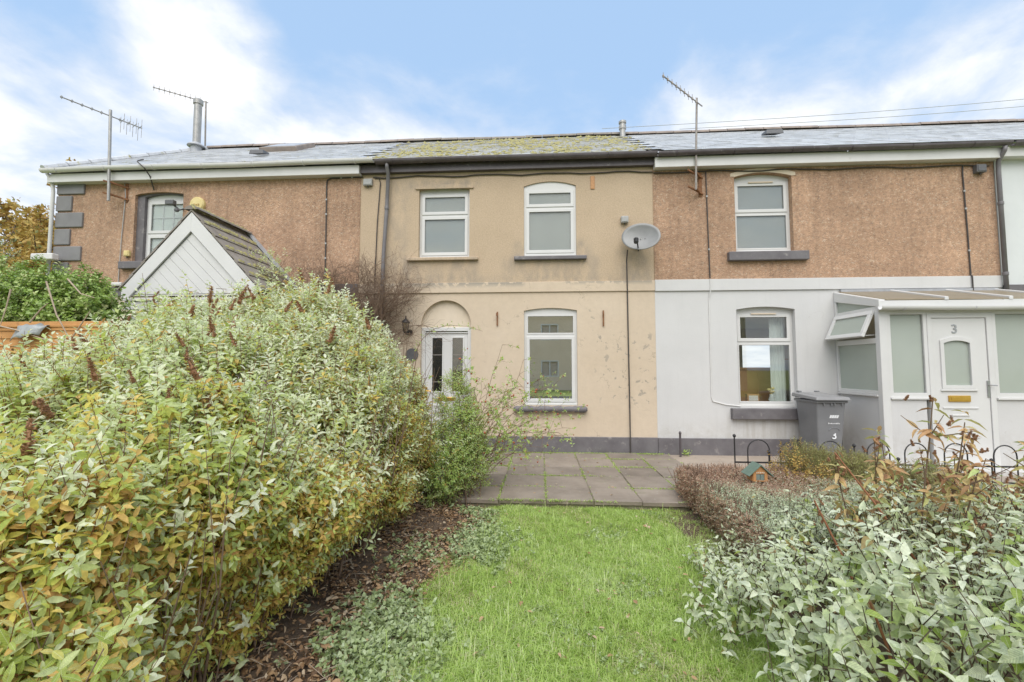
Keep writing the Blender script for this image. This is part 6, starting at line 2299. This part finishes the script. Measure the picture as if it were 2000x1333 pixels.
def tree(label, x, y, h, spread, n, mat, seed, leaf=0.10, tint=(.5, .28), density=1.0):
    rnd = random.Random(seed)
    t = thing('tree', label, 'tree', (x, y, 0))
    trunk, ends = [], []
    def grow(p, d, L, r, lev):
        pts = [p]
        for i in range(4):
            d = d / np.linalg.norm(d) + np.array([rnd.gauss(0, .16), rnd.gauss(0, .16), rnd.gauss(.05, .1)])
            pts.append(pts[-1] + d / np.linalg.norm(d) * L / 4)
        trunk.append((pts, r, r * .62))
        if lev == 0:
            ends.extend(pts[1:])
            return
        for i in range(2, 5):
            for _ in range(2 if lev < 3 else 3):
                grow(pts[i].copy(), d / np.linalg.norm(d) * .8 + np.array([rnd.gauss(0, .75), rnd.gauss(0, .75), rnd.gauss(.25, .4)]) * spread, L * rnd.uniform(.55, .75), r * .5, lev - 1)
    grow(np.array((x, y, 0.)), np.array((0, 0, 1.)), h * .42, .16, 3)
    V, F = polyline_twigs(trunk, 5)
    np_mesh('trunk', V, F, 'bark', t)
    E_ = np.array(ends)
    idx = RNG.integers(0, len(E_), n)
    B = E_[idx] + RNG.normal(0, .13, (n, 3))
    P, D, N, L, I, T = sprigs(B, RNG.normal(0, 1, B.shape), .22, 6, leaf, (30, 80), .3)
    V, F, per = leaf_arrays(P, D, N, L, .65, detail=1)
    stuff(np_mesh('crown', V, F, mat, t, np.clip(RNG.normal(tint[0], tint[1], len(P)), 0, 1), per))
    return t


tree('tree with thinning yellow autumn leaves beyond the left end of the terrace', -16.9, 5.5, 9.0, 0.8, 9000, 'tree_leaf', 3, .14)
tree('smaller ochre tree rising beside the left house corner', -15.0, 3.5, 7.2, 0.85, 5200, 'tree_leaf', 8, .12)
blob_shrub('shrub', 'blue-grey shrub above the ivy at the left edge', 'shrub', (-11.5, -0.6, 0), [((-11.3, -0.6, 2.4), (1.1, .8, 1.95)), ((-12.6, -.6, 2.3), (1.2, .8, 1.9))], 3000, .07, .3, 'gc_leaf', k=7, sl=.16, tint=(.55, .2), yellow=0, stems=20)

# ================================================================== right-hand side
# low clipped hedge, brown on its sides
lhd = thing('low_hedge', 'low clipped hedge with brown woody sides at the right edge of the lawn', 'hedge', (2.4, -3.4, 0))
n = 6200
x = RNG.uniform(1.80, 3.5, n)
Y = RNG.uniform(-4.8, -2.55, n)
top = 0.43 + 0.035 * np.sin(x * 5) * np.cos(Y * 4) + 0.04 * (x - 1.9)
B = np.stack([x, Y, top - np.abs(RNG.normal(0, .03, n)) - 0.03], 1)
U = nrm(RNG.normal(0, .45, B.shape) + [0, 0, 1])
ns = 2600
Ys = RNG.uniform(-4.8, -2.55, ns)
zs = RNG.uniform(.04, .42, ns)
Bs = np.stack([1.84 - 0.06 * np.sin(zs * 6) + RNG.normal(0, .03, ns) + .02 * np.sin(Ys * 9), Ys, zs], 1)
Us = nrm(RNG.normal(0, .5, Bs.shape) + [-.8, -.2, .2])
P, D, N, L, I, T = sprigs(np.concatenate([B, Bs]), np.concatenate([U, Us]), .055, 8, .021, (40, 85), .1)
is_top = I < n
yb_ = np.concatenate([B, Bs])[I]
patch = np.sin(yb_[:, 0] * 4 + 1) * np.cos(yb_[:, 1] * 3.4) + RNG.normal(0, .35, len(I))
green = np.clip((-3.35 - yb_[:, 1]) * 0.9 + 0.25 + 0.35 * patch, 0, 1)
tt = np.where(RNG.random(len(I)) < np.where(is_top, green, 0.16 * green + .05), RNG.uniform(.45, 1, len(I)), RNG.uniform(0, .12, len(I)))
V, F, per = leaf_arrays(P, D, N, L, .5, detail=1)
M['lh_leaf'] = leaf_mat('clipped_hedge_leaf', [(0, (0.40, 0.25, 0.16)), (.12, (0.60, 0.42, 0.31)), (.14, (0.38, 0.45, 0.22)), (.6, (0.52, 0.59, 0.38)), (1, (0.68, 0.73, 0.54))], .5, .35)
stuff(np_mesh('foliage', V, F, 'lh_leaf', lhd, tt, per))
nst = 900
A = np.stack([1.89 + RNG.normal(0, .05, nst), RNG.uniform(-4.5, -2.55, nst), np.zeros(nst)], 1)
Bq = A + np.stack([RNG.normal(0, .05, nst), RNG.normal(-.03, .08, nst), RNG.uniform(.30, .47, nst)], 1)
A2 = np.stack([RNG.uniform(1.84, 3.5, 700), -2.56 + RNG.normal(0, .04, 700), np.zeros(700)], 1)
B2 = A2 + np.stack([RNG.normal(0, .05, 700), RNG.normal(0, .05, 700), RNG.uniform(.3, .46, 700)], 1)
V, F = tubes(np.concatenate([A, A2]), np.concatenate([Bq, B2]), .006, .003, 4)
stuff(np_mesh('stems', V, F, 'twig', lhd))
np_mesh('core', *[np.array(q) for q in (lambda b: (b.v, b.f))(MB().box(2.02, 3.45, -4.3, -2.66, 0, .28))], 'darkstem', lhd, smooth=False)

# grey-green broad-leaved shrub in the near right corner
ns_ = thing('shrub', 'broad-leaved grey-green shrub with dark stems in the right foreground', 'shrub', (2.0, -6.0, 0))
def rs_top(x, Y):
    d = Y + 8.5
    h = np.interp(d, [0.8, 1.3, 2.0, 2.8, 3.6, 4.4, 5.2], [.62, .72, .84, .86, .74, .58, .45])
    h = h * np.interp(x / np.maximum(d, .3), [.28, .36, .45, .58, .85, 1.2], [.20, .32, .48, .82, 1.06, 1.12])
    return h + .09 * np.sin(x * 5 + Y * 2) + .07 * np.sin(x * 9 - Y * 7)
n = 2500
x = RNG.uniform(.9, 4.8, n * 3)
Y = RNG.uniform(-7.5, -3.9, n * 3)
d = Y + 8.5
edge = np.interp(Y, [-7.5, -6.3, -5.6, -5.1, -4.7, -4.2, -3.9], [1.15, 1.12, 1.08, 1.12, 1.28, 1.66, 2.2]) + 0.10 * np.sin(Y * 6)
ok = (x > edge) & (x < 1.30 * d + .4) & (d > .9)
x, Y = x[ok][:n], Y[ok][:n]
edge = edge[ok][:n]
top = rs_top(x, Y)
top = top * 0.93
z = top * (1 - 0.60 * RNG.random(len(x)) ** 1.7)
B = np.stack([x, Y, z - .10], 1)
U = nrm(RNG.normal(0, .40, B.shape) + np.stack([-0.5 * np.exp(-(x - edge) / .25), -.25 + 0 * x, 1 + 0 * x], 1))
keep = np.linalg.norm(B - np.array(cam.location), axis=1) > 1.05
B, U = B[keep], U[keep]
dist = np.linalg.norm(B - np.array(cam.location), axis=1)
nl = 620
kk = RNG.integers(0, len(B), nl)
Bl = B[kk] - [0, 0, .16]
Ul = nrm(U[kk] + RNG.normal(0, .28, (nl, 3)))
okl = (Bl[:, 2] > .02) & (np.linalg.norm(Bl + Ul * .45 - np.array(cam.location), axis=1) > 1.1)
Bl, Ul = Bl[okl], Ul[okl]
ll = RNG.uniform(.32, .50, len(Bl))
qa = sprigs(B, U, .16, 6, .082, (50, 95), .25, .36, opposite=True)
qb = sprigs(Bl, Ul, ll, 14, .088, (55, 100), .30, .32, opposite=True)
P, D, N, L, T = [np.concatenate([qa[i_], qb[i_]]) for i_ in (0, 1, 2, 3, 5)]
I = np.concatenate([qa[4], qb[4] + len(B)])
Ball = np.concatenate([B, Bl])
dist = np.linalg.norm(Ball - np.array(cam.location), axis=1)
L = L * np.interp(dist[I], [1, 2.5, 5], [1.0, .92, .62]) * RNG.choice([.55, .8, 1.0, 1.15], len(L), p=[.18, .27, .4, .15])
tt = np.clip(np.clip(RNG.normal(.60, .17, len(Ball)), .15, 1)[I] + .25 * (T - .5) + RNG.normal(0, .10, len(I)), .13, 1)
yl = RNG.random(len(I)) < .06
tt[yl] = RNG.uniform(0, .13, yl.sum())
pick = nearest_visible(P, 300)
rest = np.ones(len(P), bool)
rest[pick] = False
leaf_objects(ns_, P[pick], D[pick], N[pick], L[pick], [one_leaf_mesh('leaf', 'ovate', w_, 'gg_leaf_one', f_, c_) for w_, f_, c_ in ((.54, .3, .22), (.48, .5, .12), (.58, .2, .34), (.50, .4, .05), (.44, .6, .4))])
V, F, per = leaf_arrays(P[rest], D[rest], N[rest], L[rest], .52, 'ovate', .5, .25, 3)
stuff(np_mesh('foliage', V, F, 'gg_leaf', ns_, tt[rest], per))
lines = []
for k in range(300):
    i = random.randrange(len(B))
    p1 = B[i] + U[i] * .12
    if p1[0] < 1.5:
        continue
    p0 = np.array((p1[0] + random.gauss(.10, .14), p1[1] + random.gauss(.15, .16), 0))
    if p0[0] < 1.12:
        p0[0] = 1.14 + random.random() * .1
    lines.append(([p0, (p0 + p1) / 2 + np.array([random.gauss(0, .04), random.gauss(0, .04), .03]), p1], random.uniform(.005, .010), .0025))
V, F = polyline_twigs(lines, 5)
stuff(np_mesh('stems', V, F, 'darkstem', ns_))
V, F = tubes(np.concatenate([B, Bl]), np.concatenate([B + U * .15, Bl + Ul * ll[:, None]]), .0034, .0016)
stuff(np_mesh('twigs', V, F, 'darkstem', ns_))
# cut reddish canes standing out of the foliage
for (a, c) in (((2.10, -6.62, .60), (2.16, -6.62, .98)), ((1.78, -5.9, .35), (1.55, -5.85, .95)), ((2.35, -5.5, .5), (2.02, -5.3, 1.12)), ((1.55, -6.4, .3), (1.46, -6.38, .66)), ((1.95, -6.75, .4), (1.86, -6.72, .72)), ((1.62, -6.85, .38), (1.60, -6.85, .60)), ((2.6, -6.2, .5), (2.62, -6.2, 1.06))):
    MB().tube([a, Vector(a).lerp(Vector(c), .5) + Vector((.012, 0, 0)), c], [.008, .007, .005], 6).build('cane', 'redstem', ns_)

# buddleia with bronze leaves
bd = thing('buddleia', 'tall thin shrub with bronze drooping leaves and dried flowers before the porch', 'shrub', (2.75, -5.2, 0))
lines, LB, LU = [], [], []
for (x0, y0, x1, y1, h) in ((2.55, -5.3, 2.40, -5.6, 1.52), (2.75, -5.2, 2.62, -5.55, 1.36), (2.95, -5.25, 3.02, -5.6, 1.28), (2.5, -5.1, 2.22, -5.35, 1.20), (2.9, -5.0, 2.85, -5.3, 1.25), (3.2, -5.1, 3.3, -5.3, 1.2),
                            (2.7, -5.0, 2.45, -5.1, 1.15), (3.1, -5.4, 3.18, -5.75, 1.22), (2.4, -5.2, 2.05, -5.2, 1.0), (2.95, -5.1, 2.72, -5.35, 1.1), (2.6, -4.9, 2.55, -5.05, .95), (2.8, -4.9, 2.9, -5.2, 1.0), (3.0, -4.9, 3.15, -5.1, 1.05), (2.35, -5.0, 2.3, -5.15, .92), (3.3, -5.0, 3.45, -5.2, 1.05), (2.65, -5.35, 2.5, -5.75, 1.12), (3.45, -4.8, 3.6, -5.0, 1.1)):
    pts = [np.array((x0 + (x1 - x0) * t + .03 * math.sin(5 * t + x0), y0 + (y1 - y0) * t, h * t)) for t in np.linspace(0, 1, 7)]
    lines.append((pts, .009, .003))
    for i in range(2, 7):
        for q in range(3):
            t = random.random()
            LB.append(pts[i - 1] * (1 - t) + pts[i] * t)
            LU.append([random.gauss(0, .35), random.gauss(0, .35), 1])
    for q in range(5):
        t = random.uniform(.55, .95)
        p = pts[int(t * 6)]
        e = p + np.array([random.gauss(0, .12), random.gauss(0, .12), random.uniform(.05, .18)])
        lines.append(([p, e], .004, .002))
        LB.append(p); LU.append(e - p)
V, F = polyline_twigs(lines, 5)
stuff(np_mesh('stems', V, F, 'twig', bd))
B, U = np.array(LB), np.array(LU)
P, D, N, L, I, T = sprigs(B, U, .09, 4, .105, (50, 85), .55, .25, opposite=True)
tt = np.clip(RNG.normal(.45, .28, len(P)), 0, 1)
V, F, per = leaf_arrays(P, D, N, L, .30, 'lance', .3, .35)
leafm = [one_leaf_mesh('leaf', 'lance', .34, leaf_mat('buddleia_leaf_single', [(0, (0.46, 0.25, 0.12)), (0.35, (0.64, 0.42, 0.20)), (0.6, (0.58, 0.52, 0.20)), (1, (0.48, 0.58, 0.22))], .5, .35, True), .3, .35)]
sel = RNG.permutation(len(P))[:280]
leaf_objects(bd, P[sel], D[sel], N[sel], L[sel], leafm)
mk = np.ones(len(P), bool)
mk[sel] = False
V, F, per = leaf_arrays(P[mk], D[mk], N[mk], L[mk], .34, 'lance', .3, .35)
stuff(np_mesh('foliage', V, F, 'bud_leaf', bd, tt[mk], per))
for k in range(170):
    i = random.randrange(len(lines))
    p = lines[i][0][-1] + np.array([random.gauss(0, .03), random.gauss(0, .03), random.gauss(-.03, .06)])
    o = place('dried_flower', spm[k % 3], Vector(p), bd)
    s_ = random.uniform(.3, .6)
    o.scale = (s_, s_, s_ * .7)
    o.rotation_euler = (random.gauss(0, .6), random.gauss(0, .6), 0)

# feathery conifer
cf = blob_shrub('conifer', 'feathery olive dwarf conifer behind the low hedge', 'conifer', (3.5, -2.9, 0),
           [((3.45, -2.95, .31), (.44, .38, .36)), ((3.22, -2.85, .38), (.22, .25, .34)), ((3.80, -3.1, .26), (.46, .35, .34)), ((4.3, -3.3, .24), (.45, .35, .30))],
           4600, .040, .16, 'con_leaf', k=12, sl=.13, tint=(.5, .2), yellow=.1, stems=30, up=.9, phi=(30, 60))
blob_shrub('shrub', 'small yellow-orange leaved plant left of the feathery conifer', 'shrub', (2.95, -3.05, 0), [((2.92, -3.05, .36), (.18, .2, .36)), ((3.15, -3.25, .28), (.2, .2, .3))],
           420, .034, .5, 'tree_leaf', k=7, sl=.12, tint=(.5, .2), yellow=.1, stems=24)

# potted plant leaves inside the porch
B = np.array([(5.80 + random.gauss(0, .06), -.75 + random.gauss(0, .06), random.uniform(1.36, 1.75)) for _ in range(40)])
P, D, N, L, I, T = sprigs(B, RNG.normal(0, .6, B.shape) + [0, 0, .6], .1, 6, .06, (40, 85))
V, F, per = leaf_arrays(P, D, N, L, .5)
stuff(np_mesh('foliage', V, F, 'ivy_leaf', pot, np.clip(RNG.normal(.5, .2, len(P)), 0, 1), per))

# ---------------------------------------------------------------- hoop-topped garden edging
FY = -1.95
fr_ = thing('hoop_fence', 'low black metal fence with round hoops in front of the porch', 'fence', (4.9, FY, 0.09))
def hoop(xc, w=.30, ztop=.66, y=FY):
    r = w / 2
    pts = [(xc - r, y, 0.05), (xc - r, y, ztop - r)] + [(xc - r * math.cos(a), y, ztop - r + r * math.sin(a)) for a in [math.pi * i / 10 for i in range(1, 10)]] + [(xc + r, y, ztop - r), (xc + r, y, 0.05)]
    MB().tube(pts, .009, 6).build('hoop', 'black', fr_, smooth=True)
for xc, zt in ((3.10, .68), (3.55, .66), (4.08, .67), (4.72, .66), (5.22, .655), (5.74, .655), (6.38, .635), (6.9, .63)):
    hoop(xc, .30, zt)
for x, zt in ((2.77, .72), (3.24, .50), (4.40, .60), (4.98, .42), (6.20, .42), (6.66, .42)):
    p_ = MB().tube([(x, FY, .05), (x, FY, zt)], .010, 6).build('post', 'black', fr_)
    MB().lathe((x, FY, zt), [(.010, -.01), (.020, 0), (.024, .015), (.018, .03), (.004, .038)], 10).build('finial', 'black', p_)
MB().bar((2.77, FY + .012, .36), (7.05, FY + .012, .34), .012, .022).build('rail', 'black', fr_)
MB().bar((2.77, FY + .012, .14), (7.05, FY + .012, .12), .012, .022).build('rail', 'black', fr_)
wp = thing('wall_post', 'short dark iron post against the plinth near the white wall', 'post', (2.545, -0.25, 0.09))
MB().tube([(2.545, -.22, .09), (2.545, -.22, .50)], .020, 8).build('shaft', 'dark_pvc', wp)
MB().lathe((2.545, -.22, .50), [(.022, 0), (.026, .02), (.015, .045), (.004, .05)], 10).build('cap', 'dark_pvc', wp)
# small plant at the foot of the plinth
B = np.array([(2.68 + random.gauss(0, .03), -.12 + random.gauss(0, .02), .10) for _ in range(9)])
P, D, N, L, I, T = sprigs(B, RNG.normal(0, .3, B.shape) + [.3, 0, 1], .10, 6, .05, (40, 80))
V, F, per = leaf_arrays(P, D, N, L, .4)
wd = thing('weed', 'small bright green weed at the foot of the plinth', 'weed', (2.68, -.12, .09))
stuff(np_mesh('foliage', V, F, 'grass', wd, RNG.uniform(.5, .9, len(P)), per))

# ---------------------------------------------------------------- little wooden bird house on the low hedge
bh = thing('bird_house', 'small wooden bird house with green roof above the low hedge', 'bird house', (2.44, -3.25, 0.0))
hx_, hy_, hz_ = 2.46, -3.25, .43
w2, dp_ = .078, .075
MB().plate([(hx_ - w2, hz_), (hx_ + w2, hz_), (hx_ + w2, hz_ + .10), (hx_, hz_ + .18), (hx_ - w2, hz_ + .10)], [rect(hx_ - .045, hx_ + .045, hz_ + .012, hz_ + .082)], hy_ - dp_, hy_ - dp_ + .014).build('front', 'bird_wood', bh, bevel=.003)
MB().plate([(hx_ - w2, hz_), (hx_ + w2, hz_), (hx_ + w2, hz_ + .10), (hx_, hz_ + .18), (hx_ - w2, hz_ + .10)], [], hy_ + dp_ - .014, hy_ + dp_).build('back', 'bird_wood', bh, bevel=.003)
for s in (-1, 1):
    MB().box(hx_ + s * w2 - .007, hx_ + s * w2 + .007, hy_ - dp_ + .0145, hy_ + dp_ - .0145, hz_, hz_ + .10).build('side', 'bird_wood', bh, bevel=.003)
    MB().bar((hx_ - s * .004, hy_, hz_ + .190), (hx_ + s * .135, hy_, hz_ + .062), .20, .012, up=(s * .4, 0, 1)).build('roof', 'green_felt', bh, bevel=.003)
for s in (-1, 1):
    MB().box(hx_ + (-.044 if s < 0 else .002), hx_ + (-.002 if s < 0 else .044), hy_ - dp_ + .004, hy_ - dp_ + .010, hz_ + .013, hz_ + .081).build('shutter', 'green_grey', bh, bevel=.002)
mk_ = MB()
for k in range(5):
    mk_.box(hx_ - .045 + k * .019, hx_ - .033 + k * .019, hy_ - dp_ - .003, hy_ - dp_ - .0005, hz_ + .092 + (k % 2) * .003, hz_ + .106)
mk_.build('painted_mark', 'cream_plain', bh)
MB().tube([(hx_, hy_, 0.0), (hx_, hy_, hz_)], .012, 6).build('stake', 'bird_wood', bh)
